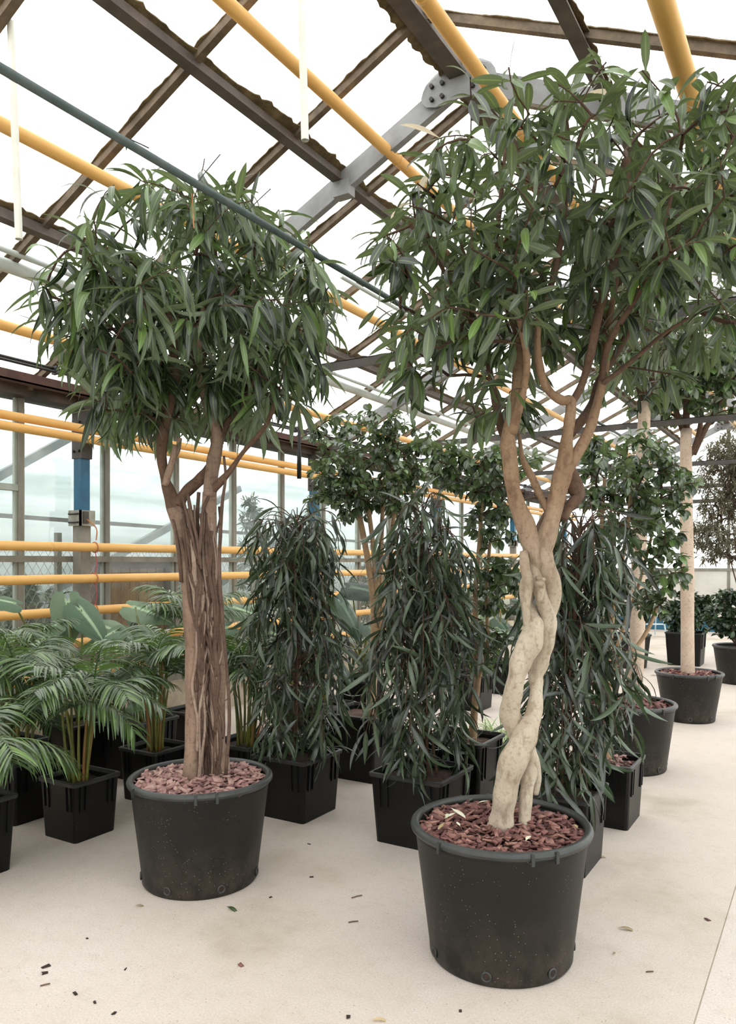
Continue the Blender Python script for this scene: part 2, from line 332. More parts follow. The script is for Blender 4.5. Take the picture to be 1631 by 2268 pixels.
# --- ceiling: glazed gable roof
ce = thing('ceiling', (XC, 0, ZE), 'white glazed gable roof with dark bars, purlins and grey rafters', kind='structure')
PX = [XL, -4.02, -2.80, XC]; PXR = [XC, 2 * XC + 2.80, 2 * XC + 4.02, XR]
for side in (PX, PXR):
    for a, b in zip(side[:-1], side[1:]):
        for y, y2 in zip(GRID[:-1], GRID[1:]):
            za, zb = zroof(a), zroof(b)
            V = [(a, y, za), (b, y, zb), (b, y2, zb), (a, y2, za)]; V += [(p[0], p[1], p[2] + .004) for p in V]
            mkobj('glass_pane', V, [(0, 3, 2, 1), (4, 5, 6, 7), (0, 1, 5, 4), (1, 2, 6, 5), (2, 3, 7, 6), (3, 0, 4, 7)], MT['roofglass'], ce)
def ragged(p0, p1, sv, w0, w1, n, rng):
    p0 = np.asarray(p0, float); p1 = np.asarray(p1, float); t = np.linspace(0, 1, n)[:, None]
    base = p0 + (p1 - p0) * t; sv = nrm(sv)
    def edge():
        x = rng.random(n); k = np.convolve(rng.random(n + 8), np.ones(9) / 9, 'valid')[:n]
        k = np.clip((k - .38) / .24, 0, 1); return w0 + (w1 - w0) * k * (.55 + .45 * x)
    L = base - sv * edge()[:, None]; R = base + sv * edge()[:, None]
    V = np.vstack([L, R]); V = np.vstack([V, V + np.array([0, 0, .006])]); F = []
    for i in range(n - 1):
        F.append((i, i + 1, n + i + 1, n + i)); F.append((2 * n + i, 3 * n + i, 3 * n + i + 1, 2 * n + i + 1))
        F.append((i, 2 * n + i, 2 * n + i + 1, i + 1)); F.append((n + i, n + i + 1, 3 * n + i + 1, 3 * n + i))
    return V, F
for y in GRID:
    for (xa, xb) in ((XL, XC), (XC, XR)):
        a = np.array([xa, y, zroof(xa) - .028]); b = np.array([xb, y, zroof(xb) - .028])
        br = MB().bar(a, b, .042, .05).build('glazing_bar', MT['roofbar'], ce)
        if -1 < y < 9:
            V, F = ragged(a + (0, 0, .02), b + (0, 0, .02), (0, 1, 0), .022, .044, 140, rs)
            mkobj('putty', V, F, MT['putty'], br)
for x in (-4.02, -2.80, 2 * XC + 2.80, 2 * XC + 4.02):
    z = zroof(x) - .062; sg = 1 if x < XC else -1
    m = MB().box(x - .016, x + .016, Y0, Y1, z - .03, z + .03).box(x - .036, x + .036, Y0, Y1, z - .036, z - .026)
    pu = m.build('purlin', MT['purlin'], ce)
    tl = np.array([1, 0, SL * sg])
    V, F = ragged((x, Y0, z + .036), (x, Y1, z + .036), tl, .03, .075, 700, rs); mkobj('putty', V, F, MT['putty'], pu)
rd = MB().box(XC - .03, XC + .03, Y0, Y1, ZR - .10, ZR + .03).box(XC - .055, XC + .055, Y0, Y1, ZR - .11, ZR - .095).build('ridge_beam', MT['purlin'], ce)
V, F = ragged((XC - .06, Y0, ZR - .045), (XC - .06, Y1, ZR - .045), (1, 0, SL), .05, .10, 700, rs); mkobj('putty', V, F, MT['putty'], rd)
for y in FRAMES:
    for xa, sg in ((XL + .1, 1), (XR - .1, -1)):
        a = np.array([xa, y, zroof(xa) - .112]); b = np.array([XC - sg * .04, y, ZR - .13])
        m = MB().bar(a, b, .012, .13)
        for dz in (-.06, .06): m.bar(a + (0, .025, dz), b + (0, .025, dz), .055, .01)
        m.build('rafter', MT['rafter'], ce)
    # ridge gusset: rounded plate with bolts
    n = 20; V = []
    for yy in (y - .02, y - .03):
        for k in range(n): 
            a = 2 * math.pi * k / n; V.append((XC + .26 * math.cos(a) * (1 if abs(math.cos(a)) < .9 else .95), yy, ZR - .12 + .12 * math.sin(a) - .05 * abs(math.cos(a))))
    F = [tuple(range(n)), tuple(range(2 * n - 1, n - 1, -1))] + [(k, n + k, n + (k + 1) % n, (k + 1) % n) for k in range(n)]
    gp = mkobj('ridge_plate', V, F, MT['rafter'], ce)
    for bx in (-.17, -.1, .1, .17):
        for bz in (-.18, -.10):
            MB().tube([(XC + bx, y - .03, ZR + bz - .02), (XC + bx, y - .05, ZR + bz - .02)], .014, 6).build('bolt', MT['bolt'], gp)
    m = MB().box(XL + .05, XR - .05, y + .03, y + .036, 2.78, 2.84).box(XL + .05, XR - .05, y + .03, y + .085, 2.835, 2.841)
    m.build('tie_beam', MT['tie'], ce)
    # struts near the ridge, small clamp on purlin
    for x in (-2.80, -4.02):
        MB().box(x - .03, x + .09, y - .03, y + .05, zroof(x) - .2, zroof(x) - .1).build('purlin_cleat', MT['rafter'], ce)
# --- left wall
wl = thing('wall_left', (XL, 4, 0), 'glazed side wall with grey mullions, blue posts and a low concrete kerb', kind='structure')
MB().box(XL - .12, XL + .16, Y0, Y1, -.02, .36).build('kerb', MT['kerb'], wl)
MB().box(XL - .04, XL + .05, Y0, Y1, 1.5, 1.55).build('rail', MT['mullion'], wl)
MB().box(XL - .05, XL + .06, Y0, Y1, .36, .42).build('sill', MT['mullion'], wl)
m = MB().box(XL - .1, XL + .14, Y0, Y1, ZE - .04, ZE + .1); m.build('eave_beam', MT['eave'], wl)
m = MB().box(XL + .36, XL + .37, Y0, Y1, ZE + .0, ZE + .075).box(XL + .30, XL + .37, Y0, Y1, ZE + .0, ZE + .012)
ev = m.build('eave_angle', MT['rust'], wl)
for k in range(int((Y1 - Y0) / .42)):
    y = Y0 + .42 * k
    MB().box(XL + .13, XL + .36, y, y + .1, ZE + .03, ZE + .04).build('slot_bridge', MT['rust'], ev)
MB().box(XL + .1, XL + .2, Y0, Y1, ZE + .045, ZE + .055).build('gutter_plate', MT['pinkplate'], wl)
for k, y in enumerate(GRID):
    mu = MB().box(XL - .03, XL + .035, y - .022, y + .022, .4, ZE - .02).build('mullion', MT['mullion'], wl)
    for s in (-1, 1):
        MB().box(XL - .015, XL + .012, y + s * .022 - (0 if s > 0 else .022), y + s * .022 + (.022 if s > 0 else 0), .42, ZE - .03).build('sealant', MT['mull2'], mu)
    if k + 1 < len(GRID):
        for z0, z1 in ((.42, 1.5), (1.55, ZE - .04)):
            MB().box(XL - .004, XL, y + .03, GRID[k + 1] - .03, z0, z1).build('glass_pane', MT['glass'], wl)
MB().box(XL - .03, XL + .03, GRID[8] + .022, GRID[9] - .022, 2.06, 2.11).build('transom', MT['mull2'], wl)
for b in range(7):
    y = 4.66 + b * .106
    MB().box(XL - .16, XL - .13, y, y + .1, .55 + .004 * (b % 3), 1.44).build('board', MT['board'], wl)
MB().box(XL - .19, XL - .1, 4.58, 4.66, .4, 1.5).box(XL - .19, XL - .1, 5.4, 5.46, .4, 1.5).box(XL - .19, XL - .1, 4.6, 5.46, 1.44, 1.5).build('board_frame', MT['rust'], wl)
for y in FRAMES:
    x = XL + .12
    po = MB().box(x - .05, x + .05, y - .05, y + .05, -.02, 1.9).build('post', MT['concpost'], wl)
    MB().box(x - .045, x + .045, y - .045, y + .045, 1.88, 2.42).build('blue_section', MT['blue'], po)
    # dark bolted head bracket with a curved wing towards the tie
    V = []
    prof = [(-.06, 2.36), (.065, 2.36), (.075, 2.55), (.13, 2.66), (.27, 2.74), (.42, 2.76), (.42, 2.86), (.1, 2.9), (-.06, 2.86)]
    for yy in (y - .052, y + .052): V += [(x + a, yy, z) for a, z in prof]
    n = len(prof); F = [tuple(range(n)), tuple(range(2 * n - 1, n - 1, -1))] + [(k, n + k, n + (k + 1) % n, (k + 1) % n) for k in range(n)]
    hb = mkobj('head_bracket', V, F, MT['dkbracket'], po)
    for bx, bz in ((-.03, 2.42), (.035, 2.42), (.04, 2.66), (.09, 2.76), (.2, 2.8), (.33, 2.81)):
        MB().tube([(x + bx, y - .05, bz), (x + bx, y - .068, bz)], .011, 6).build('bolt', MT['bolt'], hb)
    cl = MB().box(x - .075, x + .075, y - .075, y - .06, 1.8, 1.93).box(x + .06, x + .075, y - .075, y + .075, 1.8, 1.93).build('clamp', MT['clamp'], po)
    for bz in (1.83, 1.9):
        MB().tube([(x - .06, y - .085, bz), (x + .06, y - .085, bz)], .008, 6).build('bolt', MT['bolt'], cl)
    MB().box(x + .076, x + .09, y - .05, y + .0, 1.82, 1.92).build('clamp_plate', MT['dkbracket'], cl)

# --- other walls
wr = thing('wall_right', (XR, 4, 0), 'glazed side wall opposite the blue posts', kind='structure')
MB().box(XR - .12, XR + .12, Y0, Y1, -.02, .36).build('kerb', MT['kerb'], wr)
MB().box(XR - .1, XR + .1, Y0, Y1, ZE - .04, ZE + .1).build('eave_beam', MT['eave'], wr)
MB().box(XR - .04, XR + .04, Y0, Y1, 1.5, 1.55).build('rail', MT['mullion'], wr)
for k, y in enumerate(GRID):
    MB().box(XR - .03, XR + .03, y - .022, y + .022, .36, ZE - .02).build('mullion', MT['mullion'], wr)
    if k + 1 < len(GRID): MB().box(XR, XR + .004, y + .03, GRID[k + 1] - .03, .38, ZE - .04).build('glass_pane', MT['glass'], wr)
for nm, yy, lab in (('wall_far', Y1, 'whitewashed far end wall with glazed gable and blue base board'), ('wall_back', Y0, 'glazed end wall behind the standing point')):
    w = thing(nm, (XC, yy, 0), lab, kind='structure')
    nx = 9; X = np.linspace(XL, XR, nx)
    for k in range(nx):
        MB().box(X[k] - .03, X[k] + .03, yy - .03, yy + .03, 0, zroof(X[k]) - .03).build('mullion', MT['mullion'], w)
        if k + 1 < nx:
            MB().box(X[k] + .03, X[k + 1] - .03, yy - .02, yy + .02, .28, 1.32).build('wall_panel', MT['farwall'], w)
            za, zb = zroof(X[k]) - .05, zroof(X[k + 1]) - .05
            V = [(X[k] + .03, yy, 1.36), (X[k + 1] - .03, yy, 1.36), (X[k + 1] - .03, yy, zb), (X[k] + .03, yy, za)]
            V += [(p[0], p[1] + .004, p[2]) for p in V]
            mkobj('glass_pane', V, [(0, 1, 2, 3), (7, 6, 5, 4), (0, 4, 5, 1), (1, 5, 6, 2), (2, 6, 7, 3), (3, 7, 4, 0)], MT['glass'], w)
            MB().box(X[k], X[k + 1], yy - .04, yy + .02, 0, .28).build('base_board', MT['blueboard'] if k < 4 else MT['farwall'], w)
    MB().box(XL, XR, yy - .04, yy + .04, 1.31, 1.37).build('rail', MT['mullion'], w)
    MB().box(XL, XR, yy - .04, yy + .04, 2.78, 2.84).build('tie_rail', MT['tie'], w)

# ------------------------------------------------------------------ pipes
def pipe(x, z, r, label, name='heating_pipe', m='pipe', y0=Y0 + .06, y1=Y1 - .06, cat='pipe', joints=True, grp=None, n=16):
    t = thing(name, (x, y0, z), label, cat, grp)
    MB().tube([(x, y0, z), (x, y1, z)], r, n).build('tube', MT[m], t, True)
    if joints:
        for k in range(3):
            yy = 1.9 + 5.1 * k + (x * 7.3 + z * 3.1) % 2.5
            if yy < y1: MB().tube([(x, yy - .012, z), (x, yy, z), (x, yy + .012, z)], [r * 1.02, r * 1.1, r * 1.02], n).build('weld_seam', MT[m], t, True)
    return t
pipe(-2.44, 4.127, .036, 'ochre heating pipe under the roof slope, next to the ridge on the blue-post side')
pipe(-3.42, 3.603, .036, 'ochre heating pipe under the roof slope between its two purlins')
pipe(-4.68, 3.06, .036, 'ochre heating pipe under the roof slope just above the eave')
pipe(-1.54, 3.98, .036, 'ochre heating pipe hanging directly beside the roof ridge')
pipe(-.54, 3.55, .045, 'ochre heating pipe hanging lowest of the roof pipes, beyond the ridge')
WX = -5.22
pipe(WX, 2.585, .034, 'upper ochre pipe of the close pair crossing the post brackets')
pipe(WX + .03, 2.50, .034, 'lower ochre pipe of the close pair crossing the post brackets')
for z, l in ((1.622, 'ochre wall pipe hanging just above the grey rail'), (1.365, 'ochre wall pipe hanging just below the grey rail'),
             (1.105, 'ochre wall pipe passing across the brown boards at elephant-ear height'), (.85, 'ochre wall pipe second from the lowest, behind the palms'),
             (.60, 'lowest ochre wall pipe, just above the concrete kerb')):
    pipe(WX, z, .036, l)
t = pipe(-1.955, 2.80 + .055, .0145, 'thin dark green conduit lying along the tie beams', 'conduit', 'conduit', joints=False, n=10)
for px, py, qx, qy in ((280, 318, 330, 328), (440, 412, 488, 342), (548, 478, 600, 418)):
    a = at(px, py, 1.355 * FPX / (HOR - py)); b = at(qx, qy, np.linalg.norm((a - CAM) @ FWD) if False else float((a - CAM) @ FWD) + .05)
    MB().tube(smoothpath([a + (0, 0, -.02), a + (0, 0, .015), (a + b) / 2 + (0, 0, .01), b], 4), .0022, 5).build('wire_tie', MT['black'], t)
a = at(425, 428, 1.355 * FPX / (HOR - 428)); MB().tube(smoothpath([a, a + (0, .005, -.05), a + (.01, .0, -.13)], 4), .002, 5).build('wire_tie', MT['wire'], t)
pipe(-4.33, 3.315, .042, 'pale grey ventilator tube under the roof slope above the eave', 'ventilator_tube', 'greypipe', joints=False)
pipe(-4.25, 3.372, .018, 'slim pale grey rod running beside the ventilator tube', 'ventilator_rod', 'greypipe', joints=False)
t = thing('irrigation_line', (-5.0, 0, 2.95), 'twin black irrigation hose clipped under the roof near the eave', 'hose')
for dx, dz in ((0, 0), (.03, -.03)):
    MB().tube([(-5.0 + dx, Y0, 2.95 + dz), (-5.0 + dx, Y1, 2.95 + dz)], .011, 8).build('hose', MT['black'], t)
for k in range(30): MB().box(-5.015, -4.955, Y0 + .3 + k * .6, Y0 + .33 + k * .6, 2.905, 2.965).build('clip', MT['black'], t)
pipe(-3.28, 3.72, .016, 'thin grey rod under the roof slope beside the ochre pipe', 'ventilator_rod', 'greypipe', 5.0, Y1 - .1, joints=False)
# hangers on the blue post
for fy, lab in ((FRAMES[2], 'bent orange wire hanger holding pipes at the blue post beside the palms'), (FRAMES[3], 'bent orange wire hanger holding pipes at the blue post behind the weeping columns')):
    t = thing('pipe_hanger', (WX, fy, .6), lab, 'wire hanger')
    m = MB(); pts = [(XL + .2, fy - .02, 1.86), (WX + .02, fy, 1.78), (WX + .02, fy, 1.68)]
    m.tube(smoothpath(pts, 4), .005, 6)
    for z in (1.622, 1.365, 1.105):
        a = np.linspace(math.pi / 2, math.pi / 2 + 2 * math.pi, 15); R = .043
        m.tube(np.stack([WX + R * np.cos(a), np.full(15, fy), z + R * np.sin(a)], 1), .0045, 6)
    m.build('hook', MT['wire'], t)
    m = MB()
    for za, zb in ((1.58, 1.41), (1.32, 1.15), (1.06, .9)): m.tube(smoothpath([(WX + .01, fy, za), (WX + .02, fy + .006, (za + zb) / 2), (WX + .01, fy, zb)], 4), .004, 6)
    m.build('link_wire', MT['wirered'], t)
# hanging tubes
def hangtube(px0, px1, py1, d, lab):
    b = at(px1, py1, d); a = b.copy(); top = at(px0, 0, d); dirv = nrm(top - b)
    L = (zroof(b[0]) - .02 - b[2]) / dirv[2]; a = b + dirv * L
    t = thing('hanging_tube', b, lab, 'tube')
    r = .0165; prof = MB().tube([b, a], r, 14, cap=False).tube([b + dirv * .0, b + dirv * .12], r * .82, 14, cap=False)
    prof.build('tube', MT['whitetube'], t, True)
hangtube(22, 42, 530, 3.45, 'white plastic tube hanging down lowest from the roof, in front of the ochre pipes')
hangtube(668, 676, 311, 3.3, 'white plastic tube hanging from the roof with its end high up at the purlin')
p = at(663, 1060, 6.0); t = thing('hanging_sensor', p, 'slim black sensor rod hanging on a cable near the wall', 'sensor')
MB().tube([p, p + (0, 0, .2), p + (0, 0, .22), p + (0, 0, .48), p + (0, 0, .5)], [.018, .018, .013, .013, .004], 10).build('rod', MT['black'], t, True)
MB().tube([p + (0, 0, .5), (p[0], p[1], zroof(p[0]) - .02)], .003, 5).build('cable', MT['black'], t)

# ------------------------------------------------------------------ outside, behind the glass
t = thing('polytunnel', (-8.2, 4, 0), 'white plastic covered polytunnel outside the glass wall', 'polytunnel')
ny, nz = 60, 14; V = []
for i in range(ny):
    for j in range(nz):
        a = j / (nz - 1) * 1.5; y = -6 + i * .6
        V.append((-8.0 - 3.6 * (1 - math.cos(a)) + .03 * math.sin(i * 1.3 + j), y, .75 + 3.2 * math.sin(a) + .05 * math.sin(i * .7) + .03 * math.sin(j * 2.1 + i * .4)))
F = [(i * nz + j, (i + 1) * nz + j, (i + 1) * nz + j + 1, i * nz + j + 1) for i in range(ny - 1) for j in range(nz - 1)]
mkobj('plastic_cover', V, F, MT['polysheet'], t, True)
for k, (ya, za, yb, zb) in enumerate(((2.6, 1.0, 6.4, 3.3), (5.2, 1.0, 8.8, 2.6), (-.4, 1.4, 3.6, 3.6), (8.4, 1.2, 12.4, 3.2))):
    MB().bar((-7.6, ya, za), (-7.6, yb, zb), .07, .09).build('brace', MT['brace'], t)
MB().bar((-7.62, -3, 2.12), (-7.62, 14, 1.86), .05, .045).build('side_rail', MT['tie'], t)
MB().bar((-7.62, -3, .95), (-7.62, 14, .95), .05, .045).build('side_rail', MT['tie'], t)
for k in range(8): MB().bar((-7.7, -3 + 2.1 * k, 0), (-7.7, -3 + 2.1 * k, 2.0), .05, .05).build('stake', MT['mullion'], t)
t = thing('wire_fence', (-5.9, 4, 0), 'diamond wire fence standing outside against the glass wall', 'fence')
m = MB(); zt, zb = 1.6, .3; h = zt - zb
for k in range(int(10.5 / .075)):
    y = 1.6 + k * .075
    m.bar((-5.63, y, zb), (-5.63, y + h * .62, zt), .0028, .0028, (1, 0, 0)); m.bar((-5.635, y, zt), (-5.635, y + h * .62, zb), .0028, .0028, (1, 0, 0))
tag(m.build('wire_mesh', MT['fencewire'], t), kind='stuff')
for k in range(5): MB().box(-5.69, -5.645, 1.6 + k * 2.6, 1.645 + k * 2.6, -.07, 1.75).build('fence_post', MT['mullion'], t)

# ------------------------------------------------------------------ foliage tools
def template(n, prof, bend, fold, twist=0.0, wave=0.0, name='leaf'):
    t = np.linspace(0, 1, n); ang = -bend * t ** 1.15; ds = 1 / (n - 1)
    y = np.concatenate([[0], np.cumsum(np.cos((ang[1:] + ang[:-1]) / 2) * ds)]); z = np.concatenate([[0], np.cumsum(np.sin((ang[1:] + ang[:-1]) / 2) * ds)])
    w = np.array([prof(a) for a in t]) / 2; V = []; UVv = []
    for i in range(n):
        for k, u in enumerate((-1, 0, 1)):
            tw = twist * t[i]; lx = u * w[i]; lz = abs(u) * w[i] * fold + (wave * w[i] * math.sin(t[i] * 17 + k) if u else 0)
            V.append((lx * math.cos(tw) - lz * math.sin(tw), y[i] - lz * math.sin(ang[i]), z[i] + lz * math.cos(ang[i]) * math.cos(tw) + lx * math.sin(tw)))
            UVv.append(((u + 1) / 2, t[i]))
    F = []
    for i in range(n - 1):
        for k in (0, 1): F.append((i * 3 + k, i * 3 + k + 1, i * 3 + k + 4, i * 3 + k + 3))
    V = np.array(V); F = np.array(F); UVv = np.array(UVv)
    return dict(V=V, F=F, UV=UVv[F.ravel()], w=1.0, name=name, mesh={})
def prof_lance(r, a=.75, b=.85, pet=.07):
    mx = max(((x ** a) * ((1 - x) ** b)) for x in np.linspace(0, 1, 60))
    def f(t):
        if t < pet: return r * .1
        x = (t - pet) / (1 - pet); return r * max(.03, (x ** a) * ((1 - x) ** b) / mx)
    return f
LT = {
 'A': [template(8, prof_lance(.2, .7, .75, .1), bd, fo, tw) for bd, fo, tw in ((.5, .25, .2), (.9, .35, -.3), (.2, .2, .1), (1.2, .3, .5))],
 'B': [template(8, prof_lance(.13, .6, .9, .06), bd, fo, tw) for bd, fo, tw in ((.7, .35, .3), (1.2, .45, -.3), (.35, .3, 0), (1.5, .3, .6))],
 'C': [template(8, prof_lance(.105, .6, .9, .05), bd, fo, tw) for bd, fo, tw in ((.8, .35, .3), (1.2, .45, -.3), (.5, .3, 0), (1.6, .3, .5))],
 'D': [template(6, prof_lance(.5, .6, .8, .12), bd, fo, tw) for bd, fo, tw in ((.6, .3, .2), (1.0, .35, -.3), (.3, .25, 0))],
 'E': [template(5, prof_lance(.2, .8, .8, .05), bd, fo) for bd, fo in ((.3, .2), (.7, .3))],
 'S': [template(8, prof_lance(.05, .4, .9, .0), bd, .3) for bd in (1.6, 2.2, 1.1)],
}
def basis(dirs, rng, rnd=.35):
    d = nrm(dirs); n = np.array([0, 0, 1.0]) + rng.normal(0, rnd, d.shape)
    n = n - d * (n * d).sum(1, keepdims=True); n = nrm(n); s = np.cross(d, n); return s, d, n
def proj(P):
    q = P - CAM; f = q @ FWD; f = np.where(f < .05, .05, f)
    return CX + FPX * (q @ RGT) / f, HOR - FPX * q[:, 2] / f, f
def foliage(th, pos, dirs, L, tm, m, rng, n_ind=300, name='leaf', rnd=.35, wv=(.85, 1.2), cell=14, special=None, minpx=9):
    pos = np.asarray(pos); s, d, n = basis(np.asarray(dirs), rng, rnd); N_ = len(pos); L = np.asarray(L)
    W = rng.uniform(*wv, N_); var = rng.integers(0, len(tm), N_); base = off(th)
    px, py, f = proj(pos + d * L[:, None] * .5)
    view = nrm(pos - CAM); face = np.abs((n * view).sum(1)) * .8 + .2
    area = face * L * L / f ** 2
    inf = (px > -30) & (px < 1661) & (py > -30) & (py < 2298)
    order = np.argsort(f); seen = {}; cand = []
    for i in order:
        if not inf[i]: continue
        key = (int(px[i] // cell), int(py[i] // cell))
        if seen.get(key, 0) < 1: seen[key] = 1; cand.append(i)
    wpx = np.ptp(tm[0]['V'][:, 0]) * L * FPX / f
    cand = [i for i in cand if wpx[i] * W[i] >= minpx * .75 or (L[i] * FPX / f[i]) > 26]
    cand = sorted(cand, key=lambda i: -area[i])[:n_ind]
    ind = np.zeros(N_, bool); ind[cand] = True
    sp = special if special is not None else {}
    for i in cand:
        tv = tm[var[i]]; mm = sp.get(i, m); k = mm.name
        if k not in tv['mesh']:
            o0 = mkobj(name, tv['V'], tv['F'], mm, None, True, tv['UV']); me = o0.data; tv['mesh'][k] = me
            OFF.pop(o0.name, None); bpy.data.objects.remove(o0)
        o = bpy.data.objects.new(name, tv['mesh'][k]); COL.objects.link(o); o.parent = th
        a, b, c = s[i] * L[i] * W[i], d[i] * L[i], n[i] * L[i]; p = pos[i] - base
        o.matrix_basis = Matrix(((a[0], b[0], c[0], p[0]), (a[1], b[1], c[1], p[1]), (a[2], b[2], c[2], p[2]), (0, 0, 0, 1)))
    VV, FF, UU, cnt = [], [], [], 0
    for v in range(len(tm)):
        idx = np.where((~ind) & (var == v))[0]
        if not len(idx): continue
        T = tm[v]['V']
        X = pos[idx][:, None, :] + L[idx][:, None, None] * (T[None, :, 0:1] * W[idx][:, None, None] * s[idx][:, None, :] + T[None, :, 1:2] * d[idx][:, None, :] + T[None, :, 2:3] * n[idx][:, None, :])
        VV.append(X.reshape(-1, 3)); nf = tm[v]['F'][None] + (cnt + np.arange(len(idx)) * len(T))[:, None, None]
        FF.append(nf.reshape(-1, 4)); cnt += len(idx) * len(T); UU.append(np.tile(tm[v]['UV'], (len(idx), 1)))
    if VV:
        o = mkobj('foliage', np.concatenate(VV), np.concatenate(FF), m, th, True, np.concatenate(UU)); tag(o, kind='stuff')
def along(chain, n, rng, spread=.9, grav=.5, L=(.13, .17), start=.25, tipn=True):
    chain = np.asarray(chain); seg = np.linalg.norm(np.diff(chain, axis=0), axis=1); cum = np.concatenate([[0], np.cumsum(seg)])
    T = cum[-1] * np.sort(start + (1 - start) * rng.random(n) ** .7)
    P, D, LL = [], [], []; ph = rng.uniform(0, 6.28)
    for k, t in enumerate(T):
        i = min(np.searchsorted(cum, t) - 1, len(seg) - 1); i = max(i, 0); u = (t - cum[i]) / (seg[i] + 1e-9)
        p = chain[i] * (1 - u) + chain[i + 1] * u; d = nrm(chain[i + 1] - chain[i])
        a = ph + k * 2.4; e1 = nrm(np.cross(d, (.3, .2, 1))); e2 = np.cross(d, e1)
        r = e1 * math.cos(a) + e2 * math.sin(a)
        v = d * .55 + r * spread + rng.normal(0, .15, 3); v = nrm(v); v = v + np.array([0, 0, -grav * rng.uniform(.3, 1.3)])
        P.append(p); D.append(nrm(v)); LL.append(rng.uniform(*L))
    return P, D, LL
def grow(starts, targets, rng, twig=.0026, step=.09, lift=.12, powr=.45, zpen=.6):
    nodes = [p for c in starts for p in c]; nodes = list(map(np.asarray, nodes)); nfix = len(nodes)
    par = [-1] * nfix; chains = []
    A = np.array(nodes); dd = [np.linalg.norm(A - t, axis=1).min() for t in targets]
    for ti in np.argsort(dd):
        t = targets[ti]; A = np.array(nodes); dv = t - A; d = np.linalg.norm(dv, axis=1) + zpen * np.maximum(0, A[:, 2] - t[2] + .03)
        d[nfix:] += .02
        k = int(np.argmin(d)); p0 = A[k]; D = np.linalg.norm(t - p0)
        if D < .03: continue
        n = max(3, int(D / step) + 1); mid = (p0 + t) / 2 + np.array([0, 0, lift * D]) + rng.normal(0, .07 * D, 3)
        u = np.linspace(0, 1, n + 1)[1:, None]
        pts = (1 - u) ** 2 * p0 + 2 * u * (1 - u) * mid + u * u * t
        ids = []; pr = k
        for q in pts: nodes.append(q); par.append(pr); pr = len(nodes) - 1; ids.append(pr)
        chains.append((k, ids))
    cnt = np.zeros(len(nodes)); 
    for k, ids in chains[::-1]:
        run = 1.0
        for i in ids[::-1]: run = max(run + cnt[i], 1); cnt[i] = run
        if k >= nfix: cnt[k] += run
    nodes = np.array(nodes); out = []
    for k, ids in chains:
        I = [k] + ids; c = np.concatenate([[cnt[ids[0]]], cnt[ids]]); r = twig * np.maximum(c, 1) ** powr
        out.append((nodes[I], r))
    return out
def blobs(bl, n, rng, hollow=.45):
    """sample points in crown lobes: (px,py,depth,rx_px,ry_px,depth_radius)"""
    w = np.array([(b[3] * b[4]) ** 1.0 for b in bl], float); w /= w.sum(); out = []
    for k in rng.choice(len(bl), n, p=w):
        px, py, d, rx, ry, rd = bl[k]; v = nrm(rng.normal(0, 1, 3)); r = hollow + (1 - hollow) * rng.random() ** .6
        c = at(px, py, d); s = d / FPX
        out.append(c + RGT * v[0] * rx * s * r + UP * v[1] * ry * s * r + FWD * v[2] * rd * r)
    return np.array(out)
def limb(th, pts, r0, r1, m, rng, name='limb', n=12, lump=.08, per=6):
    P = smoothpath(pts, per); k = len(P); r = np.linspace(1, 0, k) * r0 + np.linspace(0, 1, k) * r1 if np.isscalar(r0) else np.interp(np.linspace(0, 1, k), np.linspace(0, 1, len(r0)), r0)
    MB().tube(P, r, n, rng=rng, lump=lump).build(name, MT[m], th, True); return P
def crown(th, starts, bl, n_t, per, L, tm, m, rng, twigmat='twig', grav=.5, n_ind=300, twig=.0026, spread=.9, hollow=.45, lift=.12, sp=None, cell=14, start=.25, rnd=.35, targets=None, wv=(.85, 1.2)):
    T = blobs(bl, n_t, rng, hollow) if targets is None else targets
    ch = grow(starts, T, rng, twig, lift=lift); m_ = MB()
    P, D, LL = [], [], []
    for pts, r in ch:
        m_.tube(pts, r, 5, cap=False)
        n = per + rng.integers(-1, 3); tail = pts[-min(len(pts), 5):]
        a, b, c = along(tail, n, rng, spread, grav, L, start); P += a; D += b; LL += c
    tag(m_.build('branchwork', MT[twigmat], th, True), kind='stuff')
    P = np.array(P); D = np.array(D); LL = np.array(LL)
    special = {}
    if sp is not None:
        for i in range(len(P)):
            q = sp(P[i], rng)
            if q is not None: special[i] = q
    foliage(th, P, D, LL, tm, MT[m], rng, n_ind, special=special, cell=cell, rnd=rnd, wv=wv)

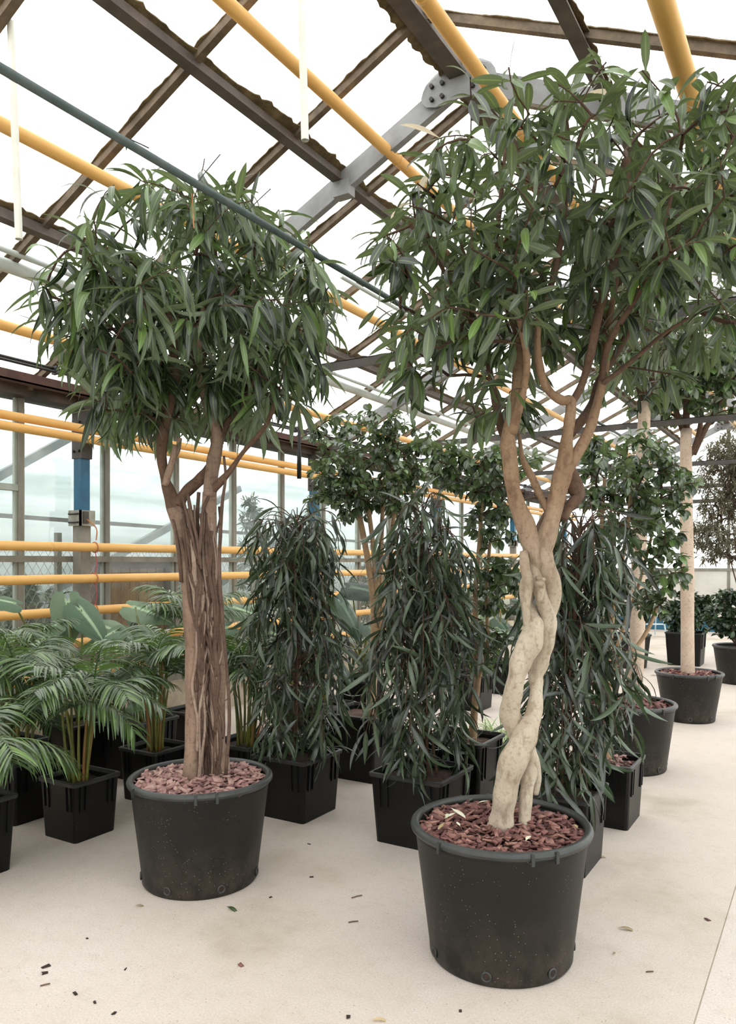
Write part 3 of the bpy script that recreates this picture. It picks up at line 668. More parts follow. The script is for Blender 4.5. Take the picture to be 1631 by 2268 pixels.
# ------------------------------------------------------------------ pots
def round_pot(th, c, R, Rb, H, soil='soil', holes=True, rng=None, soilz=.055):
    c = np.array([c[0], c[1], 0.0])
    pot = MB().lathe([(.01, .012), (Rb * .9, .012), (Rb * .97, .0), (Rb, .012), (Rb * 1.005, .04), (R * .945, H - .05), (R * .955, H - .045), (R * .955, H - .02),
                      (R * .93, H - .02), (R * .915, H - .06), (Rb * .93, .06), (.01, .05)], c, 64).build('pot', MT['rpot'], th, True)
    a = np.linspace(0, 2 * math.pi, 12)[:-1]
    prof = [(R - .016 + .017 * math.cos(q), H - .017 + .017 * math.sin(q)) for q in np.linspace(0, 2 * math.pi, 13)]
    MB().lathe(prof, c, 72).build('rim', MT['rim'], pot, True)
    for ang in (TH - math.pi / 2 + .15, TH - math.pi / 2 + .42, TH - math.pi / 2 - .85, TH + 1.9, TH + 1.55):
        p = c + np.array([math.cos(ang) * (R + .0), math.sin(ang) * (R + .0), H - .022]); tdir = np.array([-math.sin(ang), math.cos(ang), 0])
        MB().bar(p - (0, 0, .022), p + (0, 0, .018), .012, .012, tdir).build('rim_clip', MT['rim'], pot)
    if holes:
        for k in range(7):
            ang = TH - math.pi / 2 - .35 + k * 2 * math.pi / 7; rr = Rb + (R * .945 - Rb) * .05
            p = c + np.array([math.cos(ang) * rr, math.sin(ang) * rr, .04]); o = np.array([math.cos(ang), math.sin(ang), -.1])
            q = np.linspace(0, 2 * math.pi, 13); e1 = np.array([-math.sin(ang), math.cos(ang), 0])
            ring = p + .016 * (np.outer(np.cos(q), e1) + np.outer(np.sin(q), UP)) + o * .002
            hh = MB().tube(ring, .004, 6, cap=False).build('drain_ring', MT['rim'], pot, True)
            MB().tube([p - o * .004, p + o * .003], .0125, 10).build('drain_hole', MT['soil2'], pot)
    zt = H - soilz; n = 40; prof = [(.005, zt + .025)] + [(R * .9 * t, zt + .025 * (1 - t * t)) for t in (.25, .5, .75, 1)]
    MB().lathe(prof[::-1], c, n).build('soil', MT[soil], th, True)
    return pot, zt
def rsq(s, z, c, cr=.02):
    out = []
    for k, (sx, sy) in enumerate(((1, 1), (-1, 1), (-1, -1), (1, -1))):
        for a in (0, 45, 90):
            q = math.radians(a + 90 * k); out.append((c[0] + sx * (s - cr) + cr * math.cos(q), c[1] + sy * (s - cr) + cr * math.sin(q), z))
    return out
def square_pot(th, c, S, H, soil='soil', taper=.88, ribs=True, soilz=.05, sticker=False):
    s = S / 2; sb = s * taper; n = 12; V = []
    rings = [(sb, 0), (s * .985, H - .02), (s * .95, H - .02), (s * .94, H - .07), (sb * .93, .03)]
    for q, z in rings: V += rsq(q, z, c, .018)
    F = [(i * n + j, i * n + (j + 1) % n, (i + 1) * n + (j + 1) % n, (i + 1) * n + j) for i in range(len(rings) - 1) for j in range(n)]
    F.append(tuple(range(n))[::-1]); F.append(tuple(4 * n + j for j in range(n)))
    pot = mkobj('pot', V, F, MT['spot'], th)
    V = []
    for q, z in ((s + .006, H - .022), (s + .008, H - .004), (s + .002, H), (s - .008, H), (s - .012, H - .022)): V += rsq(q, z, c, .02)
    F = [(i * n + j, i * n + (j + 1) % n, ((i + 1) % 5) * n + (j + 1) % n, ((i + 1) % 5) * n + j) for i in range(5) for j in range(n)]
    mkobj('rim', V, F, MT['srim'], pot)
    if ribs:   # raised fins below the rim, two by each corner
        for ax in (0, 1):
            for sg in (-1, 1):
                for u in (-.72, -.5, .5, .72):
                    z1, z0 = H - .024, H * .52; k1 = sb + (s * .985 - sb) * (z1 / (H - .02)); k0 = sb + (s * .985 - sb) * (z0 / (H - .02))
                    w = .006; d = .008; V = []
                    for kk, z in ((k0, z0), (k1, z1)):
                        for du, dn in ((-w, -.002), (w, -.002), (w, d), (-w, d)):
                            e = (sg * (kk + dn), u * s + du); p = (c[0] + e[0], c[1] + e[1], z) if ax == 0 else (c[0] + e[1], c[1] + e[0], z); V.append(p)
                    mkobj('fin', V, [(0, 1, 2, 3), (4, 7, 6, 5), (0, 4, 5, 1), (1, 5, 6, 2), (2, 6, 7, 3), (3, 7, 4, 0)], MT['spot'], pot)
    m = 9; V = []; r_ = np.random.default_rng(int(abs(c[0] * 1000)) + 3)
    for i in range(m):
        for j in range(m):
            u, v = -1 + 2 * i / (m - 1), -1 + 2 * j / (m - 1)
            V.append((c[0] + u * s * .945, c[1] + v * s * .945, H - soilz + .02 * (1 - max(abs(u), abs(v))) + r_.normal(0, .004)))
    F = [(i * m + j, (i + 1) * m + j, (i + 1) * m + j + 1, i * m + j + 1) for i in range(m - 1) for j in range(m - 1)]
    mkobj('soil', V, F, MT[soil], th, True)
    if sticker:
        MB().box(c[0] + .05, c[0] + .09, c[1] - s * .97 - .004, c[1] - s * .95, H * .62, H * .74).build('sticker', MT['label'], pot)
    return pot, H - soilz
def chip_template(rng):
    l, w, h = 1, rng.uniform(.3, .7), rng.uniform(.1, .24); V = []
    for z in (-h / 2, h / 2):
        for x, y in ((-.5, -.5), (.5, -.5), (.5, .5), (-.5, .5)):
            V.append(((x + rng.normal(0, .09)) * l, (y + rng.normal(0, .12)) * w, z * rng.uniform(.5, 1.3) + x * .08))
    return np.array(V), np.array([(0, 3, 2, 1), (4, 5, 6, 7), (0, 1, 5, 4), (1, 2, 6, 5), (2, 3, 7, 6), (3, 0, 4, 7)])
def mulch(th, c, R, zt, m, rng, n, n_ind, size=(.022, .05)):
    tms = [chip_template(rng) for _ in range(8)]; meshes = [None] * 8; base = off(th)
    a = rng.uniform(0, 6.283, n); r = R * np.sqrt(rng.random(n)); lay = rng.random(n)
    P = np.stack([c[0] + r * np.cos(a), c[1] + r * np.sin(a), zt + .018 + .03 * (1 - (r / R) ** 2) * rng.random(n) + lay * .016], 1)
    px, py, f = proj(P); key = -lay * .02 + f * .02; order = np.argsort(key)
    VV, FF, cnt = [], [], 0
    for rank, i in enumerate(order):
        L = rng.uniform(*size); eul = Matrix.Rotation(rng.uniform(0, 6.28), 3, 'Z') @ Matrix.Rotation(rng.normal(0, .35), 3, 'X') @ Matrix.Rotation(rng.normal(0, .3), 3, 'Y')
        v = int(rng.integers(8)); Q = np.array(eul) * L
        if rank < n_ind:
            if meshes[v] is None:
                o0 = mkobj('bark_chip', *tms[v], MT[m], None); meshes[v] = o0.data; OFF.pop(o0.name, None); bpy.data.objects.remove(o0)
            o = bpy.data.objects.new('bark_chip', meshes[v]); COL.objects.link(o); o.parent = th; p = P[i] - base
            o.matrix_basis = Matrix(((*Q[0], p[0]), (*Q[1], p[1]), (*Q[2], p[2]), (0, 0, 0, 1)))
        else:
            VV.append(tms[v][0] @ Q.T + P[i]); FF.append(tms[v][1] + cnt); cnt += 8
    if VV: tag(mkobj('mulch', np.concatenate(VV), np.concatenate(FF), MT[m], th), kind='stuff')
def one_leaf(name, tm, m, p, d, L, parent=None, W=1.0, up=(0, 0, 1)):
    d = nrm(d); n = np.asarray(up, float); n = nrm(n - d * n.dot(d)); s = np.cross(d, n); T = tm['V']
    return mkobj(name, p + L * (T[:, :1] * W * s + T[:, 1:2] * d + T[:, 2:] * n), tm['F'], MT[m], parent, True, tm['UV'])

# ------------------------------------------------------------------ tree with braided trunk (round pot, nearest)
R1 = np.random.default_rng(11)
c1 = at(1109, 1800, 2.96); c1[2] = 0
t1 = thing('potted_ficus_tree', c1, 'broad-leaved ficus tree with a pale braided trunk in a charcoal round pot', 'tree')
_, z1 = round_pot(t1, c1, .345, .272, .505)
mulch(t1, c1, .31, z1, 'chipred', R1, 950, 300, (.02, .05))
for px, py, L, m in ((1165, 1862, .075, 'palelit'), (1010, 1800, .07, 'palelit'), (1060, 1778, .06, 'palelit'), (1000, 1790, .11, 'palelit'), (985, 1822, .07, 'dry'), (990, 1812, .07, 'palelit'), (1280, 1835, .06, 'dry'), (1020, 1830, .05, 'palelit'), (1040, 1775, .06, 'leafA')):
    p = at(px, py, 2.96); k = (z1 + .058 - EYE) / (p[2] - EYE); p = CAM + (p - CAM) * k
    one_leaf('fallen_leaf', LT['A'][2], m, p, (R1.normal(), R1.normal(), .02), L, t1, 1.1)
def S1(*q): return [at(x, y, d) for x, y, d in q]
k_ = 2.96 / FPX
limb(t1, S1((1108, 1845, 2.93), (1112, 1800, 2.93), (1122, 1745, 2.92), (1142, 1675, 2.90), (1166, 1625, 2.91), (1184, 1575, 2.94), (1188, 1520, 2.99), (1189, 1490, 3.0), (1202, 1452, 2.99), (1214, 1415, 2.97), (1214, 1370, 2.95), (1204, 1335, 2.94), (1193, 1295, 2.95), (1184, 1250, 2.96), (1170, 1190, 2.96), (1160, 1150, 2.97)),
     [r * k_ for r in (25, 27, 28, 27, 25, 19, 14, 16, 19, 18, 16, 15, 17, 18, 13, 4)], 0, 'barkone', R1, 'trunk', 18, .11)
limb(t1, S1((1161, 1845, 2.95), (1163, 1790, 2.96), (1170, 1735, 2.98), (1176, 1690, 3.0), (1165, 1650, 2.99), (1145, 1620, 2.97), (1131, 1580, 2.95), (1137, 1530, 2.93), (1150, 1480, 2.92), (1168, 1436, 2.91), (1182, 1398, 2.92), (1180, 1370, 2.95), (1168, 1335, 2.98), (1172, 1290, 2.98), (1188, 1240, 2.97), (1208, 1190, 2.96), (1218, 1150, 2.97)),
     [r * k_ for r in (17, 15, 14, 15, 20, 22, 21, 21, 22, 24, 24, 18, 14, 17, 18, 13, 4)], 0, 'barkone', R1, 'trunk', 18, .11)
limb(t1, S1((1180, 1420, 2.97), (1205, 1390, 2.98), (1222, 1350, 2.97), (1225, 1300, 2.95), (1215, 1262, 2.94), (1206, 1225, 2.95), (1212, 1180, 2.96), (1224, 1130, 2.97)), [r * k_ for r in (10, 13, 16, 18, 19, 19, 13, 4)], 0, 'barkone', R1, 'trunk', 14, .06)
limb(t1, S1((1120, 1745, 2.99), (1128, 1690, 3.0), (1145, 1640, 2.99), (1160, 1600, 2.96)), [r * k_ for r in (14, 14, 15, 12)], 0, 'barkone', R1, 'trunk', 12)
limb(t1, S1((1186, 1760, 3.0), (1190, 1720, 3.0), (1184, 1680, 2.99), (1176, 1650, 2.98)), [r * k_ for r in (7, 10, 10, 9)], 0, 'barkone', R1, 'trunk', 10)
limb(t1, S1((1160, 1222, 2.93), (1164, 1260, 2.91), (1172, 1300, 2.91), (1166, 1345, 2.91), (1170, 1385, 2.93)), [r * k_ for r in (9, 11, 10, 9, 10)], 0, 'barkone', R1, 'trunk', 10)
limb(t1, S1((1196, 1330, 2.9), (1200, 1300, 2.88), (1196, 1290, 2.86)), .012, .013, 'barkone', R1, 'cut_stub', 10)
limb(t1, S1((1190, 1280, 2.92), (1196, 1282, 2.9), (1204, 1284, 2.87)), .008, .009, 'barkone', R1, 'cut_stub', 8)
st = []
st.append(limb(t1, S1((1196, 1280, 2.97), (1190, 1245, 2.96), (1180, 1210, 2.96), (1162, 1160, 2.95), (1146, 1115, 2.95), (1135, 1070, 2.95), (1129, 1010, 2.95), (1126, 960, 2.96), (1140, 890, 2.98), (1148, 820, 3.0), (1152, 740, 3.05), (1160, 640, 3.1)), [r * k_ for r in (8, 22, 22, 20, 18, 17, 17, 15, 12, 11, 9, 6)], 0, 'barkone', R1))
st.append(limb(t1, S1((1186, 1280, 2.97), (1194, 1245, 2.96), (1206, 1205, 2.96), (1222, 1150, 2.96), (1236, 1095, 2.96), (1248, 1040, 2.96), (1256, 980, 2.96), (1262, 930, 2.96), (1264, 890, 2.95), (1244, 886, 2.93), (1220, 870, 2.92), (1203, 840, 2.91), (1192, 790, 2.9), (1192, 730, 2.88), (1200, 640, 2.85)), [r * k_ for r in (8, 22, 22, 20, 20, 19, 14, 13, 11, 11, 10, 9, 8, 7, 5)], 0, 'barkone', R1))
st.append(limb(t1, S1((1250, 1055, 2.96), (1276, 1010, 2.97), (1302, 960, 2.98), (1322, 900, 3.0), (1336, 840, 3.02), (1342, 780, 3.04), (1350, 700, 3.06), (1372, 600, 3.1)), [r * k_ for r in (13, 12, 12, 11, 10, 10, 8, 5)], 0, 'barkone', R1))
st.append(limb(t1, S1((1264, 960, 3.0), (1290, 930, 3.04), (1314, 890, 3.08), (1330, 840, 3.1), (1390, 740, 3.15), (1440, 640, 3.2)), [r * k_ for r in (11, 11, 10, 9, 7, 5)], 0, 'barkbrown', R1))
st.append(limb(t1, S1((1128, 985, 2.98), (1112, 950, 3.02), (1100, 900, 3.06), (1085, 820, 3.1), (1070, 720, 3.15)), [r * k_ for r in (11, 10, 9, 8, 5)], 0, 'barkbrown', R1))
st.append(limb(t1, S1((1135, 960, 2.95), (1150, 900, 2.92), (1160, 860, 2.9), (1168, 800, 2.86), (1150, 700, 2.8)), [r * k_ for r in (11, 10, 9, 8, 5)], 0, 'barkone', R1))
st.append(limb(t1, S1((1214, 1130, 2.97), (1196, 1095, 3.0), (1175, 1050, 3.02), (1158, 1015, 3.03), (1150, 960, 3.06)), [r * k_ for r in (9, 9, 8, 6, 4)], 0, 'barkone', R1))
st.append(limb(t1, S1((1184, 1200, 2.97), (1196, 1165, 2.99), (1212, 1135, 3.0)), .013, .011, 'barkgrey', R1))
limb(t1, S1((1248, 1150, 3.0), (1262, 1120, 3.02), (1280, 1098, 3.03), (1270, 1060, 3.02), (1258, 1030, 2.99)), [r * k_ for r in (8, 12, 18, 15, 8)], 0, 'barkbrown', R1, 'burl', 12, .14)
st.append(limb(t1, S1((1262, 900, 2.96), (1290, 850, 2.95), (1310, 780, 2.9), (1325, 700, 2.85), (1365, 560, 2.8), (1384, 430, 2.75), (1388, 352, 2.74)), [r * k_ for r in (9, 9, 9, 9, 9, 8, 9)], 0, 'barkbrown', R1))
for q in (((1152, 760, 3.05), (1120, 660, 3.0), (1100, 560, 2.95), (1110, 440, 2.9), (1120, 330, 2.9)), ((1196, 700, 2.87), (1230, 600, 2.8), (1250, 480, 2.78), (1262, 360, 2.8)), ((1330, 860, 3.04), (1350, 760, 2.9), (1420, 640, 2.8), (1470, 500, 2.75), (1500, 380, 2.78)),
          ((1345, 760, 3.04), (1310, 640, 3.1), (1300, 520, 3.15), (1320, 400, 3.2)), ((1160, 660, 3.1), (1180, 540, 3.2), (1200, 420, 3.25)), ((1400, 720, 3.15), (1480, 620, 3.05), (1530, 540, 2.95), (1600, 480, 2.9))):
    st.append(limb(t1, S1(*q), 7.5 * k_, 4 * k_, 'barkbrown', R1, 'limb', 8))
st.append(limb(t1, S1((1060, 740, 3.1), (1010, 650, 3.05), (960, 560, 3.0), (910, 500, 2.95)), .011, .006, 'barkbrown', R1))
st.append(limb(t1, S1((1360, 640, 3.1), (1430, 560, 3.1), (1510, 470, 3.1), (1580, 400, 3.1)), .011, .006, 'barkbrown', R1))
st.append(limb(t1, S1((1335, 850, 3.0), (1400, 800, 3.0), (1470, 740, 2.95), (1550, 690, 2.9)), .010, .006, 'barkbrown', R1))
bl1 = [(935, 590, 2.95, 130, 215, .5), (1080, 420, 2.95, 190, 210, .55), (1290, 360, 2.95, 210, 165, .55), (1480, 410, 3.0, 190, 190, .55), (1620, 530, 3.05, 150, 300, .55), (1500, 700, 2.95, 160, 170, .5), (985, 780, 3.0, 120, 120, .4), (1230, 600, 3.0, 230, 160, .6), (1090, 700, 3.0, 130, 130, .5), (1400, 560, 2.9, 180, 160, .6), (1100, 880, 3.05, 90, 60, .35), (1575, 330, 2.95, 120, 130, .45)]
def young1(p, rng):
    x, y, f = proj(p[None]); x, y = x[0], y[0]
    if (x < 960 and y < 480 and rng.random() < .45) or (y < 330 and rng.random() < .06): return MT['leafyoung']
crown(t1, [p[len(p) // 2:] for p in st], bl1, 440, 6, (.105, .18), LT['A'], 'leafA', R1, grav=.65, twig=.0027, hollow=.45, sp=young1, lift=.1)

# ------------------------------------------------------------------ tree with aerial roots (round pot by the palms)
R2 = np.random.default_rng(23)
c2 = at(445, 1800, 3.66); c2[2] = 0
t2 = thing('potted_ficus_tree', c2, 'narrow-leaved ficus tree with rope-like aerial roots in a charcoal round pot', 'tree')
_, z2 = round_pot(t2, c2, .34, .27, .49)
mulch(t2, c2, .305, z2, 'chippink', R2, 700, 300, (.026, .058))
D2 = 3.66; k2 = D2 / FPX
def SX(d, *q): return [at(x, y, d + (e[0] if e else 0)) for x, y, *e in q]
limb(t2, SX(D2, (424, 1735), (428, 1690), (434, 1600), (432, 1500), (430, 1400), (426, 1310), (416, 1240), (402, 1180), (388, 1125)), [r * k2 for r in (24, 22, 21, 22, 23, 22, 20, 18, 19)], 0, 'barkgrey', R2, 'trunk', 16, .07)
limb(t2, SX(D2, (482, 1735, .03), (484, 1650, .03), (484, 1550, .04), (480, 1450, .05), (474, 1350, .04), (466, 1260, .03), (463, 1180, .02), (464, 1090, .0)), [r * k2 for r in (17, 16, 16, 18, 19, 18, 17, 15)], 0, 'barkgrey', R2, 'trunk', 16, .07)
limb(t2, SX(D2, (452, 1735, .08), (454, 1600, .08), (450, 1450, .08), (448, 1300, .07), (452, 1200, .06)), [r * k2 for r in (20, 18, 18, 16, 10)], 0, 'root', R2, 'trunk', 12, .1)
s2 = []
s2.append(limb(t2, SX(D2, (392, 1140), (378, 1100), (366, 1060), (358, 1005, -.02), (362, 960, -.04), (376, 900, -.06), (388, 840, -.06), (386, 770, -.08), (370, 680, -.12)), [r * k2 for r in (17, 15, 11, 11, 11, 10, 10, 8, 6)], 0, 'barkbrown', R2))
s2.append(limb(t2, SX(D2, (392, 1120), (412, 1090, .02), (440, 1066, .04), (462, 1040, .05), (480, 1005, .06), (470, 930, .08), (440, 840, .1), (420, 720, .14)), [r * k2 for r in (15, 13, 12, 12, 11, 9, 8, 5)], 0, 'barkbrown', R2))
limb(t2, SX(D2, (366, 1075, -.02), (376, 1040, -.03), (384, 1010, -.04), (388, 985, -.05)), .018, .012, 'barkgrey', R2, 'cut_stub', 10)
limb(t2, SX(D2, (384, 1020, -.02), (394, 995, -.02), (398, 970, -.02)), .014, .011, 'barkgrey', R2, 'cut_stub', 10)
s2.append(limb(t2, SX(D2, (464, 1100), (470, 1040), (478, 1000), (480, 960), (462, 900, -.03), (448, 850, -.06), (440, 780, -.1), (450, 680, -.15)), [r * k2 for r in (15, 15, 14, 13, 11, 10, 8, 5)], 0, 'barkgrey', R2))
s2.append(limb(t2, SX(D2, (480, 985), (500, 945, .03), (530, 905, .05), (556, 850, .08), (600, 760, .1), (640, 680, .12)), [r * k2 for r in (12, 10, 8, 8, 6, 4)], 0, 'barkbrown', R2))
s2.append(limb(t2, SX(D2, (468, 1090), (490, 1065, -.03), (512, 1040, -.05), (540, 1000, -.08), (590, 940, -.1), (620, 860, -.12)), [r * k2 for r in (10, 8, 6, 5, 5, 4)], 0, 'barkbrown', R2))
s2.append(limb(t2, SX(D2, (372, 920, -.05), (330, 840, -.1), (280, 760, -.14), (220, 700, -.18)), .011, .006, 'barkbrown', R2))
s2.append(limb(t2, SX(D2, (446, 860, .05), (460, 740, .1), (480, 600, .1), (470, 500, .08)), .011, .006, 'barkbrown', R2))
TR2 = [([1735, 1690, 1600, 1500, 1400, 1310, 1240, 1180, 1125], [424, 428, 434, 432, 430, 426, 416, 402, 388], [24, 22, 21, 22, 23, 22, 20, 18, 19], .0),
       ([1735, 1650, 1550, 1450, 1350, 1260, 1180, 1090], [482, 484, 484, 480, 474, 466, 463, 464], [17, 16, 16, 18, 19, 18, 17, 15], .035), ([1735, 1600, 1450, 1300, 1200], [452, 454, 450, 448, 452], [20, 18, 18, 16, 10], .08)]
def front2(x, y):
    best = D2 + .06
    for ys_, xs_, rs_, e in TR2:
        xc = np.interp(-y, [-q for q in ys_], xs_); r = np.interp(-y, [-q for q in ys_], rs_); u = (x - xc) / r
        if abs(u) < 1: best = min(best, D2 + e - k2 * r * math.sqrt(1 - u * u))
    return best
for k in range(58):   # ropes of aerial roots hanging down the front of the trunks
    top = R2.uniform(1090, 1380); bot = 1730 if R2.random() < .6 else R2.uniform(1480, 1700); n = 12; ph = R2.uniform(0, 6.28, 2); wv_ = R2.uniform(.35, .8)
    x0 = np.clip(R2.normal(466, 15), 430, 502); x1 = np.clip(R2.normal(440, 28), 398, 488); r0 = R2.uniform(2.0, 4.6); P = []; dl = None
    for q, yv in enumerate(np.linspace(bot, top, n)):
        f = (1735 - yv) / 640; x = x0 + (x1 - x0) * f ** 1.3 + 7 * math.sin(ph[0] + q * wv_) + 3 * math.sin(ph[1] + q * 1.7)
        dep = front2(x, yv) - (r0 + 1.2) * k2; dl = dep if dl is None else .45 * dl + .55 * dep; P.append(at(x, yv, min(dl, dep + .02)))
    limb(t2, P, r0 * k2, r0 * k2 * R2.uniform(.7, 1.15), 'rootpale' if R2.random() < .42 else 'root', R2, 'aerial_root', 7, .1, 4)
for q in (((500, 1720), (508, 1600), (504, 1500), (494, 1380), (486, 1250), (492, 1120), (500, 1060), (496, 1010)), ((402, 1290), (396, 1220), (390, 1180), (384, 1150)), ((440, 1250), (446, 1180), (450, 1130), (462, 1100)), ((438, 1240), (424, 1180), (412, 1130), (404, 1100)), ((446, 1260), (436, 1190), (424, 1140), (416, 1095))):
    limb(t2, SX(D2 - .04, *q), 4.2 * k2, 3.2 * k2, 'root', R2, 'aerial_root', 7, .1, 4)
bl2 = [(430, 540, 3.66, 240, 130, .62), (250, 680, 3.62, 140, 140, .5), (625, 640, 3.7, 130, 150, .55), (430, 720, 3.6, 250, 150, .65), (300, 850, 3.6, 110, 90, .42), (590, 800, 3.66, 130, 130, .5), (440, 860, 3.75, 160, 80, .5), (440, 455, 3.66, 130, 60, .35)]
crown(t2, [p[len(p) // 2:] for p in s2], bl2, 330, 7, (.165, .26), LT['B'], 'leafB', R2, grav=.95, twig=.0024, hollow=.45, lift=.16)

# ------------------------------------------------------------------ weeping columns in square pots
def column(c, S, H, htop, rad, label, seed, n_tw=175, lean=(0, 0), n_ind=300):
    rng = np.random.default_rng(seed); c = np.asarray(c, float)
    th = thing('weeping_ficus_column', c, label, 'plant', 'weeping ficus columns in square pots')
    _, zs = square_pot(th, c, S, H)
    top = c + np.array([lean[0], lean[1], htop - .17]); P0 = c + np.array([0, 0, zs - .02])
    for k in range(3):
        o = rng.normal(0, .02, 3); o[2] = 0; pts = [P0 + o * 1.5] + [P0 + (top - P0) * f + rng.normal(0, .012, 3) * (1, 1, 0) + o * (1 - f) for f in (.25, .5, .75)] + [top - (0, 0, .12 * k)]
        limb(th, pts, .011 if k == 0 else .007, .005, 'barkbrown', rng, 'stem', 7, .05, 4)
    m_ = MB(); P, D, LL = [], [], []
    for k in range(n_tw):
        f = rng.random() ** .85; f = .06 + .94 * f; base = P0 + (top - P0) * f; a = rng.uniform(0, 6.283); z = base[2]
        fr = (z - zs) / (htop - zs); R = rad * (1.0 - .55 * max(0, fr - .8) / .2) * (.70 + .36 * math.sin(fr * 5.2 + 2.7) ** 2) * rng.uniform(.35, 1.4)
        o = np.array([math.cos(a), math.sin(a), 0]); up = .05 + .08 * rng.random()
        pts = smoothpath([base, base + o * R * .45 + (0, 0, up), base + o * R * .8 + (0, 0, up * .7), base + o * R + (0, 0, -.08 - .12 * rng.random())], 3)
        pts[:, 2] = np.maximum(pts[:, 2], zs + .1)
        m_.tube(pts, np.linspace(.0035, .0015, len(pts)), 4, cap=False)
        p, d, l = along(pts, rng.integers(6, 9), rng, .95, .6, (.14, .25), .25)
        for i in range(len(p)):
            if p[i][2] + d[i][2] * l[i] < zs - .12: l[i] = max(.08, l[i] * .6)
        P += p; D += d; LL += l
    tag(m_.build('branchwork', MT['twig'], th), kind='stuff')
    foliage(th, np.array(P), np.array(D), np.array(LL), LT['C'], MT['leafC'], rng, n_ind, rnd=.6)
    return th
column(cf(-.427, 4.62), .39, .36, 1.92, .285, 'weeping ficus column in a square pot beside the rope-rooted tree', 31)
column(cf(.296, 4.19), .42, .375, 1.95, .275, 'weeping ficus column in a square pot between the two big round pots', 32)
column(cf(.967, 3.86), .38, .375, 1.86, .29, 'weeping ficus column in a square pot right behind the braided-trunk tree', 33, lean=tuple((RGT * .1)[:2]))

# ------------------------------------------------------------------ small-leaved ficus trees in square pots
def small_tree(c, S, H, label, seed, limbs, bl, n_t, L=(.055, .08), tm='D', m='leafD', bark='twiglight', per=7, n_ind=300, sticker=False, grav=.5, name='small_leaved_ficus', cat='tree', soil='soil', pot=True, hollow=.3, twig=.002):
    rng = np.random.default_rng(seed); th = thing(name, c, label, cat)
    if pot: square_pot(th, c, S, H, soil, sticker=sticker)
    starts = []
    for pts, r0, r1 in limbs:
        q = limb(th, pts, r0, r1, bark, rng, 'trunk' if r0 > .025 else 'stem', 9, .06, 5)
        starts.append(q[int(len(q) * .55):] if r0 < .025 else q[-2:])
    crown(th, starts, bl, n_t, per, L, LT[tm], m, rng, grav=grav, n_ind=n_ind, twig=twig, hollow=hollow, cell=11)
    return th
d5 = 5.44; k5 = d5 / FPX
small_tree(cf(-.034, 5.46), .46, .45, 'small-leaved ficus with a fan of pale stems in a big square pot', 41,
  [(SX(d5, (822, 1590), (824, 1520), (829, 1440), (833, 1390)), 13 * k5, 10 * k5), (SX(d5, (829, 1440), (828, 1340), (815, 1240), (798, 1150), (780, 1060)), 9 * k5, 5 * k5),
   (SX(d5, (832, 1400), (835, 1300), (826, 1200), (812, 1100)), 8 * k5, 5 * k5), (SX(d5, (834, 1400), (842, 1300, .05), (845, 1200, .05), (850, 1080, .05)), 7 * k5, 4 * k5),
   (SX(d5, (836, 1390), (850, 1320), (862, 1250), (872, 1150), (890, 1060)), 7 * k5, 4 * k5), (SX(d5, (838, 1400), (858, 1360, -.05), (876, 1290, -.08), (888, 1210, -.1)), 6 * k5, 4 * k5)],
  [(790, 985, d5, 110, 80, .4), (890, 960, d5, 80, 60, .35), (730, 1060, d5, 65, 70, .35), (860, 1060, d5, 120, 80, .4), (800, 1100, d5, 90, 60, .35)], 310)
d6 = 4.65; k6 = d6 / FPX
c6 = cf(.58, 4.66)
small_tree(c6, .38, .45, 'small-leaved ficus with a forked thin trunk in a fluted square pot', 42,
  [(SX(d6, (1046, 1655), (1050, 1590), (1058, 1500)), 9.5 * k6, 8 * k6), (SX(d6, (1058, 1505), (1054, 1420), (1054, 1300), (1064, 1180), (1068, 1080)), 7 * k6, 4 * k6),
   (SX(d6, (1058, 1500), (1074, 1465), (1080, 1400), (1078, 1300), (1086, 1200)), 6 * k6, 3.5 * k6)],
  [(1060, 1050, d6, 90, 60, .35), (990, 1010, d6, 60, 50, .3), (1100, 1150, d6, 60, 70, .3), (1100, 1290, d6, 55, 70, .3), (1085, 1420, d6, 45, 60, .25), (1130, 1030, d6, 60, 45, .3)], 220)
d4 = 4.5; k4 = d4 / FPX
th4 = small_tree(cf(1.392, 4.50), .37, .36, 'bushy small-leaved ficus in a square pot littered with pale chips', 43,
  [(SX(d4, (1346, 1690), (1342, 1600), (1346, 1520), (1350, 1480)), 10 * k4, 9 * k4), (SX(d4, (1348, 1500), (1376, 1460), (1412, 1430), (1440, 1385), (1466, 1320)), 6 * k4, 4 * k4),
   (SX(d4, (1348, 1490), (1352, 1420), (1364, 1320), (1386, 1200), (1400, 1080)), 6 * k4, 4 * k4), (SX(d4, (1346, 1490), (1336, 1400), (1330, 1280), (1334, 1150), (1340, 1060)), 6 * k4, 4 * k4), (SX(d4, (1350, 1480), (1386, 1380, .1), (1420, 1280, .12), (1446, 1180, .15)), 5 * k4, 3 * k4)],
  [(1410, 1010, d4, 95, 65, .4), (1325, 1050, d4, 75, 85, .4), (1460, 1090, d4, 65, 80, .35), (1475, 1240, d4, 60, 70, .3), (1400, 1150, d4, 80, 80, .4), (1440, 1330, d4, 45, 40, .25)], 250)

mulch(th4, cf(1.392, 4.50), .15, .315, 'chippink', np.random.default_rng(3), 90, 40, (.02, .045))
